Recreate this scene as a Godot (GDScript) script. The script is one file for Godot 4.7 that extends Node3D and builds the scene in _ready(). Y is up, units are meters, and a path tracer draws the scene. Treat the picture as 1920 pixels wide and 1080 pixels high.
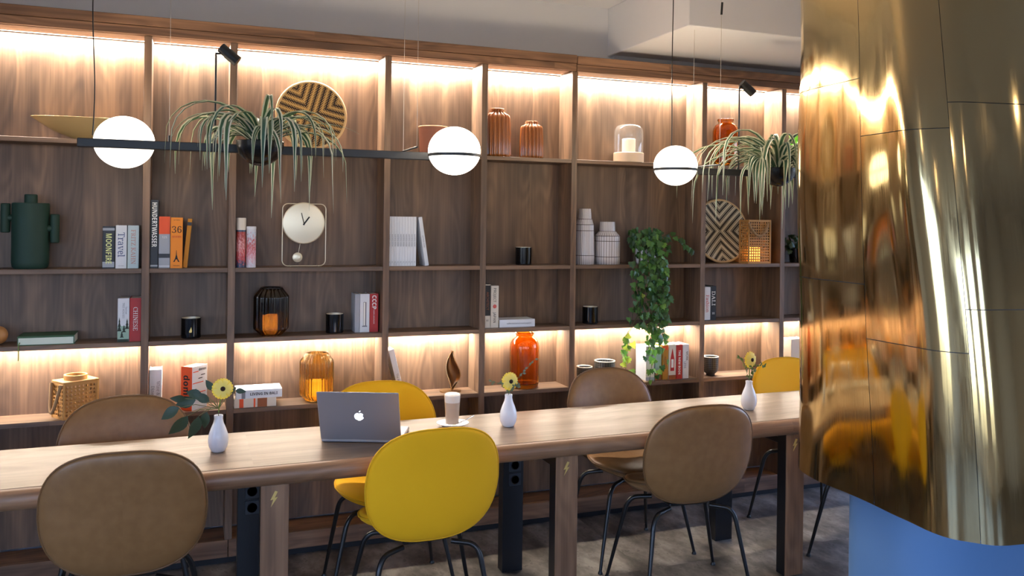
extends Node3D
# A reading table in front of a lit bookcase. World: x along the bookcase, y up, z towards the viewer; metres.

var M := {}
var taken := {}
var rng := RandomNumberGenerator.new()
var sans: SystemFont
var serif: SystemFont
var bold: SystemFont

const ZF := -4.33          # front of the bookcase
const ZB := -4.51          # face of its back panels
const S1 := 2.05
const S2 := 1.45
const S3 := 1.104
const S4 := 0.758
const TT := 0.765          # table top


# ---------------------------------------------------------------- mesh builder
class MB:
	var v := PackedVector3Array()
	var n := PackedVector3Array()
	var uv := PackedVector2Array()
	var col := PackedColorArray()
	var ix := PackedInt32Array()
	var tint := Color.WHITE
	var grain := 1
	var shift := Vector2.ZERO

	func flat_uv(p: Vector3, nn: Vector3) -> Vector2:
		var a := nn.abs()
		var ax := 0 if a.x >= a.y and a.x >= a.z else (1 if a.y >= a.z else 2)
		var others := [1, 2] if ax == 0 else ([0, 2] if ax == 1 else [0, 1])
		if others[0] == grain:
			return Vector2(p[others[1]], p[others[0]]) + shift
		return Vector2(p[others[0]], p[others[1]]) + shift

	# corners counter-clockwise as seen from outside
	func poly(ps: Array) -> void:
		var nn: Vector3 = (ps[1] - ps[0]).cross(ps[2] - ps[0])
		if nn.length_squared() < 1e-16 and ps.size() > 3:
			nn = (ps[2] - ps[0]).cross(ps[3] - ps[0])
		nn = nn.normalized()
		var b := v.size()
		for p in ps:
			v.append(p); n.append(nn); uv.append(flat_uv(p, nn)); col.append(tint)
		for k in range(1, ps.size() - 1):
			ix.append(b); ix.append(b + k + 1); ix.append(b + k)

	# box with chamfered edges
	func box(c: Vector3, size: Vector3, bev := 0.0, turn := Basis()) -> MB:
		var h := size / 2.0
		var e: float = minf(bev, minf(h.x, minf(h.y, h.z)) * 0.9)
		var at := func(p: Vector3) -> Vector3: return c + turn * p
		for ax in 3:
			var b := (ax + 1) % 3
			var d := (ax + 2) % 3
			for s in [-1.0, 1.0]:
				var q := []
				for k in [[-1, -1], [1, -1], [1, 1], [-1, 1]]:
					var p := Vector3.ZERO
					p[ax] = s * h[ax]
					p[b] = k[0] * (h[b] - e)
					p[d] = k[1] * (h[d] - e)
					q.append(at.call(p))
				if s < 0: q.reverse()
				poly(q)
			if e > 0:
				for s in [-1.0, 1.0]:
					for t in [-1.0, 1.0]:
						var q := []
						for k in [[0, -1], [1, -1], [1, 1], [0, 1]]:
							var p := Vector3.ZERO
							p[b] = s * (h[b] - (e if k[0] == 1 else 0.0))
							p[d] = t * (h[d] - (0.0 if k[0] == 1 else e))
							p[ax] = k[1] * (h[ax] - e)
							q.append(at.call(p))
						if s * t < 0: q.reverse()
						poly(q)
		if e > 0:
			for sx in [-1.0, 1.0]:
				for sy in [-1.0, 1.0]:
					for sz in [-1.0, 1.0]:
						var q := [at.call(Vector3(sx * h.x, sy * (h.y - e), sz * (h.z - e))), at.call(Vector3(sx * (h.x - e), sy * h.y, sz * (h.z - e))), at.call(Vector3(sx * (h.x - e), sy * (h.y - e), sz * h.z))]
						if sx * sy * sz < 0: q.reverse()
						poly(q)
		return self

	# rows of points; a quad (i,j),(i,j+1),(i+1,j+1),(i+1,j) is counter-clockwise from outside
	func grid(rows: Array, closed := false, cols := [], uvs := []) -> MB:
		var nr := rows.size()
		var nc: int = rows[0].size()
		var acc := []
		for i in nr:
			var a := PackedVector3Array(); a.resize(nc); acc.append(a)
		var nj := nc if closed else nc - 1
		for i in nr - 1:
			for j in nj:
				var k := (j + 1) % nc
				var a: Vector3 = rows[i][j]; var b: Vector3 = rows[i][k]; var c: Vector3 = rows[i + 1][k]; var d: Vector3 = rows[i + 1][j]
				var f := (c - a).cross(d - b)
				acc[i][j] += f; acc[i][k] += f; acc[i + 1][j] += f; acc[i + 1][k] += f
		for i in nr:  # rows that shrink to one point share a normal
			if nc > 2 and rows[i][0].distance_squared_to(rows[i][nc / 2]) < 1e-12 and rows[i][0].distance_squared_to(rows[i][nc / 3]) < 1e-12:
				var s := Vector3.ZERO
				for j in nc: s += acc[i][j]
				for j in nc: acc[i][j] = s
		var b0 := v.size()
		var w := nc + (1 if closed else 0)
		for i in nr:
			for jj in w:
				var j := jj % nc
				v.append(rows[i][j])
				var nn: Vector3 = acc[i][j]
				n.append(nn.normalized() if nn.length_squared() > 1e-20 else Vector3.UP)
				uv.append(uvs[i][jj] if uvs else Vector2(float(jj) / (w - 1), float(i) / (nr - 1)))
				col.append(cols[i][j] if cols else tint)
		for i in nr - 1:
			for j in w - 1:
				var a := b0 + i * w + j
				ix.append_array([a, a + w + 1, a + 1, a, a + w, a + w + 1])
		return self

	# profile (radius, height) that climbs on the outside; seg steps round
	func lathe(profile: Array, seg := 32, at := Vector3.ZERO, ribs := 0, depth := 0.0, cols := [], uvm := Vector2.ZERO) -> MB:
		var rows := []
		var cc := []
		var uvs := []
		var length := 0.0
		for k in profile.size():
			var p: Vector2 = profile[k]
			if k: length += p.distance_to(profile[k - 1])
			var row := PackedVector3Array()
			var crow := PackedColorArray()
			var urow := PackedVector2Array()
			for j in seg + 1:
				var a := TAU * j / seg
				var r := p.x
				if ribs > 0:
					r += depth * (absf(cos(a * ribs / 2.0)) - 0.6) * clampf(p.x / 0.03, 0.0, 1.0)
				if j < seg:
					row.append(at + Vector3(r * cos(a), p.y, -r * sin(a)))
					if cols: crow.append(cols[k])
				urow.append(Vector2(float(j) / seg * (uvm.x if uvm.x > 0 else 1.0), length * (uvm.y if uvm.y > 0 else 1.0)))
			rows.append(row); cc.append(crow); uvs.append(urow)
		return grid(rows, true, cc if cols else [], uvs)

	# round tube along a path; r may be a number or an array
	func tube(path: Array, r: Variant, seg := 8, closed := false, flat := 1.0) -> MB:
		var np := path.size()
		var t0: Vector3 = (path[1] - path[0]).normalized()
		var up := Vector3.UP if absf(t0.y) < 0.9 else Vector3.RIGHT
		var side := t0.cross(up).normalized()
		var rows := []
		for k in np:
			var t: Vector3
			if closed: t = (path[(k + 1) % np] - path[(k - 1 + np) % np]).normalized()
			elif k == 0: t = t0
			elif k == np - 1: t = (path[k] - path[k - 1]).normalized()
			else: t = (path[k + 1] - path[k - 1]).normalized()
			side = (side - t * side.dot(t)).normalized()
			var o := t.cross(side)
			var rad: float = r[k] if r is Array else r
			var row := PackedVector3Array()
			for j in seg:
				var a := TAU * j / seg
				row.append(path[k] + (side * cos(a) + o * sin(a) * flat) * rad)
			rows.append(row)
		if closed:
			rows.append(rows[0])
		else:
			var c0 := PackedVector3Array(); var c1 := PackedVector3Array()
			for j in seg: c0.append(path[0]); c1.append(path[np - 1])
			rows.push_front(rows[0]); rows.push_front(c0); rows.append(rows[-1]); rows.append(c1)
		return grid(rows, true)

	# flat outline in the x-y plane (counter-clockwise), thickened along z from z0 to z1
	func slab(pts: PackedVector2Array, z0: float, z1: float, xf := Transform3D()) -> MB:
		var p := pts
		if Geometry2D.is_polygon_clockwise(p):
			p = p.duplicate(); p.reverse()
		var tri := Geometry2D.triangulate_polygon(p)
		for k in range(0, tri.size(), 3):
			var a := p[tri[k]]; var b := p[tri[k + 1]]; var c := p[tri[k + 2]]
			if (b - a).cross(c - a) < 0:
				var s := b; b = c; c = s
			poly([xf * Vector3(a.x, a.y, z1), xf * Vector3(b.x, b.y, z1), xf * Vector3(c.x, c.y, z1)])
			poly([xf * Vector3(a.x, a.y, z0), xf * Vector3(c.x, c.y, z0), xf * Vector3(b.x, b.y, z0)])
		for k in p.size():
			var a := p[k]; var b := p[(k + 1) % p.size()]
			poly([xf * Vector3(a.x, a.y, z0), xf * Vector3(b.x, b.y, z0), xf * Vector3(b.x, b.y, z1), xf * Vector3(a.x, a.y, z1)])
		return self

	func mesh() -> ArrayMesh:
		var a := []
		a.resize(Mesh.ARRAY_MAX)
		a[Mesh.ARRAY_VERTEX] = v; a[Mesh.ARRAY_NORMAL] = n; a[Mesh.ARRAY_TEX_UV] = uv; a[Mesh.ARRAY_COLOR] = col; a[Mesh.ARRAY_INDEX] = ix
		var m := ArrayMesh.new()
		m.add_surface_from_arrays(Mesh.PRIMITIVE_TRIANGLES, a)
		return m


func mb(grain := 1) -> MB:
	var b := MB.new()
	b.grain = grain
	b.shift = Vector2(rng.randf() * 3.0, rng.randf() * (0.05 if grain == 1 else 3.0))
	return b


func vlen(p: Array) -> Array:   # doubles the points where a profile bends sharply, so that the bend stays an edge
	var out := [p[0]]
	for k in range(1, p.size() - 1):
		out.append(p[k])
		var a: Vector2 = p[k] - p[k - 1]
		var b: Vector2 = p[k + 1] - p[k]
		if absf(a.angle_to(b)) > 0.6: out.append(p[k])
	out.append(p[-1])
	return out


# ---------------------------------------------------------------- nodes
func numbered(called: String) -> String:
	taken[called] = taken.get(called, -1) + 1
	return called if taken[called] == 0 else "%s_%03d" % [called, taken[called]]


func metas(o: Node3D, label: String, category: String, group := "", kind := "") -> void:
	if label: o.set_meta("label", label)
	if category: o.set_meta("category", category)
	if group: o.set_meta("group", group)
	if kind: o.set_meta("kind", kind)


func thing(called: String, label: String, category: String, at := Vector3.ZERO, turn := 0.0, group := "", kind := "") -> Node3D:
	var o := Node3D.new()
	o.name = numbered(called)
	add_child(o)
	o.position = at
	o.rotation.y = turn
	metas(o, label, category, group, kind)
	return o


func part(parent: Node3D, called: String, m: Variant, mat: Material, at := Vector3.ZERO, turn := Vector3.ZERO) -> MeshInstance3D:
	var o := MeshInstance3D.new()
	o.name = called
	o.mesh = m.mesh() if m is MB else m
	o.material_override = mat
	parent.add_child(o, true)
	o.position = at
	o.rotation = turn
	return o


func solo(called: String, m: Variant, mat: Material, label: String, category: String, at := Vector3.ZERO, turn := Vector3.ZERO, group := "", kind := "") -> MeshInstance3D:
	var o := part(self, numbered(called), m, mat, at, turn)
	metas(o, label, category, group, kind)
	return o


func struct(called: String, m: Variant, mat: Material) -> MeshInstance3D:
	return solo(called, m, mat, "", "", Vector3.ZERO, Vector3.ZERO, "", "structure")


func words(parent: Node3D, text: String, size: float, ink: Material, at: Vector3, turn := Vector3.ZERO, font: Font = null, wide := 1.0) -> MeshInstance3D:
	var t := TextMesh.new()
	t.text = text
	t.font = font if font else sans
	t.font_size = 48
	t.pixel_size = size / 48.0
	t.depth = 0.0006
	t.curve_step = 4.0
	var o := part(parent, "lettering", t, ink, at, turn)
	o.scale = Vector3(wide, 1, 1)
	return o


# ---------------------------------------------------------------- materials
func mat(c: Color, rough := 0.6, metal := 0.0) -> StandardMaterial3D:
	var m := StandardMaterial3D.new()
	m.albedo_color = c
	m.roughness = rough
	m.metallic = metal
	return m


func rgb8(r: int, g: int, b: int) -> Color:
	return Color(r / 255.0, g / 255.0, b / 255.0)


func glow(c: Color, energy: float) -> StandardMaterial3D:
	var m := mat(c, 0.5)
	m.emission_enabled = true
	m.emission = c
	m.emission_energy_multiplier = energy
	return m


func glass(c: Color, scale := 0.05, rough := 0.03) -> StandardMaterial3D:
	var m := mat(Color(c.r, c.g, c.b, 0.0), rough)
	m.transparency = BaseMaterial3D.TRANSPARENCY_ALPHA
	m.refraction_enabled = true
	m.refraction_scale = scale
	return m


func pane(alpha := 0.06) -> StandardMaterial3D:
	var m := mat(Color(0.9, 0.93, 0.95, alpha), 0.03)
	m.transparency = BaseMaterial3D.TRANSPARENCY_ALPHA
	return m


func noise(s: int, freq: float, oct := 3) -> FastNoiseLite:
	var f := FastNoiseLite.new()
	f.seed = s
	f.frequency = freq
	f.noise_type = FastNoiseLite.TYPE_SIMPLEX_SMOOTH
	f.fractal_octaves = oct
	return f


func picture(w: int, h: int, at: Callable) -> ImageTexture:
	var data := PackedByteArray()
	data.resize(w * h * 3)
	var k := 0
	for y in h:
		for x in w:
			var c: Color = at.call(x, y)
			data[k] = int(clampf(c.r, 0, 1) * 255); data[k + 1] = int(clampf(c.g, 0, 1) * 255); data[k + 2] = int(clampf(c.b, 0, 1) * 255)
			k += 3
	return ImageTexture.create_from_image(Image.create_from_data(w, h, false, Image.FORMAT_RGB8, data))


# veneer: u runs across the grain (0.9 m a picture), v along it (2.7 m a picture)
func veneer(s: int, dark: Color, light: Color, contrast: float) -> ImageTexture:
	var warp := noise(s, 1.0, 2)
	var fine := noise(s + 7, 1.0, 2)
	var broad := noise(s + 19, 1.0, 2)
	return picture(384, 768, func(x: int, y: int) -> Color:
		var u := x / 384.0 * 0.9
		var t := y / 768.0 * 2.7
		var leaf := floorf(u / 0.15)
		var lt := fmod(leaf * 0.618 + s * 0.37, 1.0)
		var bend := warp.get_noise_2d(u * 4.0 + leaf * 9.1, t * 0.9 + leaf * 5.3)
		var ring := sin(u * 75.0 + bend * 22.0)
		var streak := fine.get_noise_2d(u * 80.0, t * 1.4)
		var cloud := broad.get_noise_2d(u * 9.0, t * 0.8)
		var k := 0.55 + contrast * (0.2 * ring * (0.25 + 0.75 * absf(bend) * 1.6) + 0.2 * streak + 0.5 * cloud + 0.3 * (lt - 0.5))
		return dark.lerp(light, clampf(k, 0.0, 1.0)))


func wood(s: int, dark: Color, light: Color, contrast: float, rough: float) -> StandardMaterial3D:
	var m := mat(Color.WHITE, rough)
	m.albedo_texture = veneer(s, dark, light, contrast)
	m.uv1_scale = Vector3(1 / 0.9, 1 / 2.7, 1)
	return m


func triplanar(m: StandardMaterial3D, scale: float) -> StandardMaterial3D:
	m.uv1_triplanar = true
	m.uv1_scale = Vector3.ONE * scale
	return m


func relief(m: StandardMaterial3D, tex: Texture2D, cm: float) -> StandardMaterial3D:
	m.heightmap_enabled = true
	m.heightmap_texture = tex
	m.heightmap_scale = cm
	return m


func make_materials() -> void:
	sans = SystemFont.new(); sans.font_names = PackedStringArray(["Droid Sans"])
	bold = SystemFont.new(); bold.font_names = PackedStringArray(["Droid Sans"]); bold.font_weight = 700
	serif = SystemFont.new(); serif.font_names = PackedStringArray(["Droid Serif"])
	M.oak = wood(3, rgb8(74, 59, 49), rgb8(138, 110, 88), 0.8, 0.48)
	M.oak_b = wood(31, rgb8(72, 56, 46), rgb8(136, 106, 82), 0.85, 0.48)
	M.beam = wood(47, rgb8(82, 58, 42), rgb8(142, 105, 78), 1.1, 0.5)
	M.top = wood(59, rgb8(98, 83, 71), rgb8(140, 121, 104), 0.8, 0.36)
	M.top.metallic_specular = 0.35
	M.edge = wood(71, rgb8(104, 75, 54), rgb8(156, 118, 88), 1.0, 0.4)
	M.black = mat(rgb8(22, 23, 27), 0.38)
	M.black_gloss = mat(rgb8(10, 10, 12), 0.1)
	M.steel_black = mat(rgb8(20, 20, 21), 0.3)
	M.white = mat(rgb8(226, 226, 230), 0.25)
	M.paper = mat(rgb8(228, 222, 210), 0.85)
	M.plaster = mat(rgb8(204, 205, 210), 0.9)
	M.plaster_light = mat(rgb8(226, 226, 230), 0.9)
	M.gap_grey = mat(rgb8(112, 114, 120), 0.8)
	M.gap_light = mat(rgb8(196, 198, 204), 0.8)
	M.led = glow(Color(1.0, 0.95, 0.87), 9.0)
	M.gold = mat(rgb8(222, 192, 116), 0.35, 0.55)
	M.gold_soft = mat(rgb8(232, 218, 190), 0.34, 0.6)
	M.ink = mat(rgb8(24, 22, 24), 0.7)
	M.ink_white = mat(rgb8(236, 234, 228), 0.7)
	M.ink_red = mat(rgb8(186, 40, 40), 0.7)
	M.ink_grey = mat(rgb8(128, 128, 134), 0.7)
	M.ink_blue = mat(rgb8(52, 74, 122), 0.7)
	M.soil = mat(rgb8(48, 36, 28), 0.95)
	var grit := noise(5, 0.02, 4)
	var vein := noise(9, 0.006, 5)
	var floor_mat := mat(Color.WHITE, 0.42)
	floor_mat.albedo_texture = picture(1024, 1024, func(x: int, y: int) -> Color:
		var g := grit.get_noise_2d(x * 2.6, y * 4.0)
		var k := 0.48 + 0.8 * vein.get_noise_2d(x * 0.8, y * 1.9) + 0.35 * grit.get_noise_2d(x * 0.9, y * 1.5) + 0.25 * g - (0.35 if g > 0.42 else 0.0)
		return rgb8(62, 56, 50).lerp(rgb8(150, 142, 133), clampf(k, 0.0, 1.0)))
	floor_mat.uv1_scale = Vector3(1 / 3.2, 1 / 3.2, 1)
	M.floor = floor_mat
	var hide := noise(21, 0.03, 3)
	var leather := triplanar(mat(Color.WHITE, 0.38), 2.2)
	leather.albedo_texture = picture(256, 256, func(x: int, y: int) -> Color:
		return rgb8(130, 93, 55).lerp(rgb8(146, 106, 66), clampf(0.5 + 0.7 * hide.get_noise_2d(x, y), 0.0, 1.0)))
	M.leather = leather
	M.piping_brown = mat(rgb8(112, 78, 44), 0.5)
	var weave := picture(128, 128, func(x: int, y: int) -> Color:
		var k := 0.5 + 0.5 * sin(x * TAU / 8.0) * sin(y * TAU / 4.0) + 0.25 * hide.get_noise_2d(x * 9.0, y * 9.0)
		return Color(k, k, k))
	var cloth := triplanar(mat(rgb8(246, 182, 4), 0.85), 12.0)
	cloth.rim_enabled = true; cloth.rim = 0.15; cloth.rim_tint = 0.8
	M.cloth = relief(cloth, weave, 0.05)
	M.piping_yellow = mat(rgb8(226, 168, 6), 0.8)
	var brushed := noise(77, 0.05, 3)
	var brass := mat(rgb8(220, 194, 140), 0.17, 1.0)
	brass.roughness = 1.0
	brass.roughness_texture = picture(256, 256, func(x: int, y: int) -> Color:
		var k := 0.11 + 0.05 * brushed.get_noise_2d(x * 6.0, y * 0.25) + 0.05 * brushed.get_noise_2d(x * 0.6, y * 0.4)
		return Color(k, k, k))
	brass.uv1_scale = Vector3(1.4, 0.8, 1)
	M.brass = brass
	M.globe = glow(Color(1.0, 0.96, 0.9), 3.2)
	M.wax_lit = mat(rgb8(246, 208, 116), 0.6)
	M.wax_lit.backlight_enabled = true; M.wax_lit.backlight = Color(1.0, 0.88, 0.62)
	M.wax = mat(rgb8(240, 232, 214), 0.5)
	M.amber = glass(Color(0.96, 0.66, 0.2), 0.05, 0.05)
	M.amber_glaze = mat(rgb8(146, 82, 22), 0.12)
	M.amber_glaze.clearcoat_enabled = true
	M.smoke = glass(Color(0.45, 0.38, 0.34), 0.05, 0.03)
	M.honey = glass(Color(0.95, 0.84, 0.55), 0.05, 0.04)
	M.clear = pane(0.07)
	M.leaf = mat(Color.WHITE, 0.5)
	M.leaf.vertex_color_use_as_albedo = true
	M.leaf.backlight_enabled = true; M.leaf.backlight = Color(0.5, 0.5, 0.4)
	M.glaze = mat(Color.WHITE, 0.3)
	M.glaze.vertex_color_use_as_albedo = true
	M.rattan = mat(rgb8(174, 128, 68), 0.6)
	M.rope = mat(rgb8(150, 118, 82), 0.9)


# ---------------------------------------------------------------- the room
func lamp_area(parent: Node3D, at: Vector3, size: Vector2, c: Color, energy: float, turn := Vector3(-PI / 2, 0, 0)) -> void:
	var l := AreaLight3D.new()
	l.name = "lamp_glow"
	l.area_size = size
	l.light_color = c
	l.light_energy = energy
	l.area_range = 14.0
	l.shadow_enabled = true
	parent.add_child(l, true)
	l.position = at
	l.rotation = turn


func lamp_omni(parent: Node3D, at: Vector3, c: Color, energy: float, size: float) -> void:
	var l := OmniLight3D.new()
	l.name = "lamp_glow"
	l.light_color = c
	l.light_energy = energy
	l.light_size = size
	l.omni_range = 14.0
	l.omni_attenuation = 2.0
	l.shadow_enabled = true
	parent.add_child(l, true)
	l.position = at


func build_room() -> void:
	var b := mb(0)
	b.shift = Vector2(0.4, 1.1)
	b.box(Vector3(0.75, -0.05, -0.3), Vector3(10.7, 0.1, 9.0))
	struct("floor", b, M.floor)
	b = mb().box(Vector3(0.75, 3.05, -0.3), Vector3(10.7, 0.12, 9.0))
	struct("ceiling", b, M.plaster_light)
	struct("wall_back", mb().box(Vector3(0.75, 1.5, -4.66), Vector3(10.7, 3.0, 0.2)), M.plaster)
	# the viewer's side: a wall with three tall windows
	b = mb()
	b.box(Vector3(0.75, 0.25, 4.1), Vector3(10.7, 0.5, 0.2))
	b.box(Vector3(0.75, 2.85, 4.1), Vector3(10.7, 0.3, 0.2))
	var left := -4.5
	for w in [[-3.9, -1.7], [-1.0, 1.2], [2.6, 3.9]]:
		b.box(Vector3((left + w[0]) / 2, 1.6, 4.1), Vector3(w[0] - left, 2.2, 0.2))
		left = w[1]
	b.box(Vector3((left + 6.0) / 2, 1.6, 4.1), Vector3(6.0 - left, 2.2, 0.2))
	struct("wall_front", b, M.plaster)
	b = mb()   # left wall with one window
	b.box(Vector3(-4.6, 0.25, -0.3), Vector3(0.2, 0.5, 9.0))
	b.box(Vector3(-4.6, 2.85, -0.3), Vector3(0.2, 0.3, 9.0))
	b.box(Vector3(-4.6, 1.6, -3.1), Vector3(0.2, 2.2, 3.4))
	b.box(Vector3(-4.6, 1.6, 3.2), Vector3(0.2, 2.2, 2.0))
	struct("wall_left", b, M.plaster)
	b = mb()   # right wall with a window next to the bookcase
	b.box(Vector3(6.1, 0.2, -0.3), Vector3(0.2, 0.4, 9.0))
	b.box(Vector3(6.1, 2.8, -0.3), Vector3(0.2, 0.4, 9.0))
	b.box(Vector3(6.1, 1.5, -4.6), Vector3(0.2, 2.2, 0.4))
	b.box(Vector3(6.1, 1.5, 1.35), Vector3(0.2, 2.2, 5.7))
	struct("wall_right", b, M.plaster)
	var k := 0
	for w in [[Vector3(-2.8, 1.6, 4.1), Vector2(2.2, 2.2), 0.0], [Vector3(0.1, 1.6, 4.1), Vector2(2.2, 2.2), 0.0], [Vector3(3.25, 1.6, 4.1), Vector2(1.3, 2.2), 0.0], [Vector3(-4.6, 1.6, 0.4), Vector2(3.6, 2.2), PI / 2], [Vector3(6.1, 1.5, -2.95), Vector2(2.9, 2.2), PI / 2]]:
		k += 1
		var o := thing("window_%d" % k, "", "", w[0], w[2], "", "structure")
		var f := mb()
		for s in [-1, 1]:
			f.box(Vector3(s * (w[1].x / 2 - 0.025), 0, 0), Vector3(0.05, w[1].y, 0.08), 0.004)
			f.box(Vector3(0, s * (w[1].y / 2 - 0.025), 0), Vector3(w[1].x - 0.1, 0.05, 0.08), 0.004)
		f.box(Vector3.ZERO, Vector3(0.05, w[1].y - 0.1, 0.08), 0.004)
		part(o, "window_frame", f, M.black)
		for s in [-1, 1]:
			part(o, "pane", mb().box(Vector3(s * w[1].x / 4, 0, 0), Vector3(w[1].x / 2 - 0.075, w[1].y - 0.1, 0.006)), M.clear)
	# boxed-in duct under the ceiling, above the bookcase
	b = mb().box(Vector3(4.18, 2.845, -4.115), Vector3(3.64, 0.29, 0.89), 0.004)
	struct("trim_1", b, M.plaster_light)
	b = mb().box(Vector3(4.18, 2.67, -4.535), Vector3(3.6, 0.06, 0.05))
	struct("trim_2", b, M.gap_light)
	for p in [Vector3(-2.6, 2.985, -0.6), Vector3(-2.6, 2.985, 1.8), Vector3(0.2, 2.985, 1.5), Vector3(2.2, 2.985, 2.0), Vector3(4.4, 2.985, 0.6), Vector3(4.4, 2.985, -2.0)]:
		var o := thing("ceiling_lamp", "round white ceiling lamp in the room behind the viewer", "ceiling lamp", p, 0, "ceiling lamps outside the picture")
		part(o, "lamp_ring", mb().lathe(vlen([Vector2(0.11, 0.0), Vector2(0.13, 0.0), Vector2(0.13, -0.03), Vector2(0.11, -0.03), Vector2(0.11, 0.0)]), 32), M.white)
		part(o, "lamp_disc", mb().lathe(vlen([Vector2(0.0, -0.012), Vector2(0.108, -0.012), Vector2(0.108, -0.004), Vector2(0.0, -0.004)]), 32), M.led)
		lamp_area(o, Vector3(0, -0.035, 0), Vector2(0.2, 0.2), Color(1.0, 0.9, 0.78), CEIL_E)


# ---------------------------------------------------------------- bookcase
const DIV := [-1.64, -1.05, -0.187, 0.199, 0.965, 1.499, 2.04, 2.905, 3.492, 3.95]

func build_bookcase() -> void:
	var o := thing("bookcase", "wall-wide walnut bookcase with lit top and lower compartments", "bookcase", Vector3.ZERO)
	var th := 0.034
	for k in DIV.size():
		part(o, "divider", mb(1).box(Vector3(DIV[k], (0.122 + 2.55) / 2, (ZF + ZB) / 2), Vector3(th, 2.55 - 0.122, ZF - ZB), 0.0015), M.oak if k % 2 else M.oak_b)
	for k in DIV.size() - 1:
		var x0: float = DIV[k] + th / 2
		var x1: float = DIV[k + 1] - th / 2
		var xm := (x0 + x1) / 2
		var w := x1 - x0
		part(o, "back_panel", mb(1).box(Vector3(xm, 1.38, ZB - 0.008), Vector3(w + th, 2.5, 0.016)), M.oak_b if k % 2 else M.oak)
		for y in [S1, S2, S3, S4]:
			var m := mb(0).box(Vector3(xm, y - 0.011, (ZF - 0.002 + ZB) / 2), Vector3(w, 0.022, ZF - 0.002 - ZB), 0.0015)
			part(o, "shelf", m, M.oak if k % 2 else M.oak_b)
		# light strips: one in the gap behind the top board, one under the third shelf
		for s in [[2.552, -4.486, LED_TOP], [S3 - 0.0235, -4.468, LED_LOW]]:
			var l := part(o, "led_strip", mb(0).box(Vector3.ZERO, Vector3(w - 0.01, 0.003, 0.012)), M.led, Vector3(xm, s[0], s[1]))
			lamp_area(l, Vector3(0, -0.004, 0), Vector2(w - 0.01, 0.012), Color(1.0, 0.95, 0.88), s[2] * w)
	# top: soffit boards, fascia and upper moulding, in two lengths that meet above a divider
	for seg in [[-1.66, 2.039], [2.041, 3.967]]:
		var xm: float = (seg[0] + seg[1]) / 2
		var w: float = seg[1] - seg[0]
		var lift: float = 0.0 if seg[0] < 0 else -0.004
		part(o, "top_board", mb(0).box(Vector3(xm, 2.562, -4.41), Vector3(w, 0.024, 0.13), 0.001), M.beam)
		part(o, "fascia", mb(0).box(Vector3(xm, 2.57 + lift, ZF + 0.008), Vector3(w, 0.04, 0.022), 0.002), M.beam)
		part(o, "moulding", mb(0).box(Vector3(xm, 2.614 + lift, ZF + 0.012), Vector3(w, 0.046, 0.03), 0.003), M.beam)
		part(o, "top_cover", mb(0).box(Vector3(xm, 2.63 + lift, -4.425), Vector3(w, 0.012, 0.19), 0.001), M.beam)
	# bottom compartment floor, plinth boards, recessed kick board
	for seg in [[-1.66, 0.198], [0.2, 2.038], [2.04, 3.967]]:
		var xm: float = (seg[0] + seg[1]) / 2
		var w: float = seg[1] - seg[0]
		part(o, "bottom_board", mb(0).box(Vector3(xm, 0.111, -4.43), Vector3(w, 0.022, 0.16), 0.001), M.beam)
		part(o, "plinth_board", mb(0).box(Vector3(xm, 0.079, ZF - 0.009), Vector3(w - 0.001, 0.086, 0.022), 0.002), M.beam)
	part(o, "kick_board", mb(0).box(Vector3(1.15, 0.018, -4.365), Vector3(5.6, 0.036, 0.016)), M.black)


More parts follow.
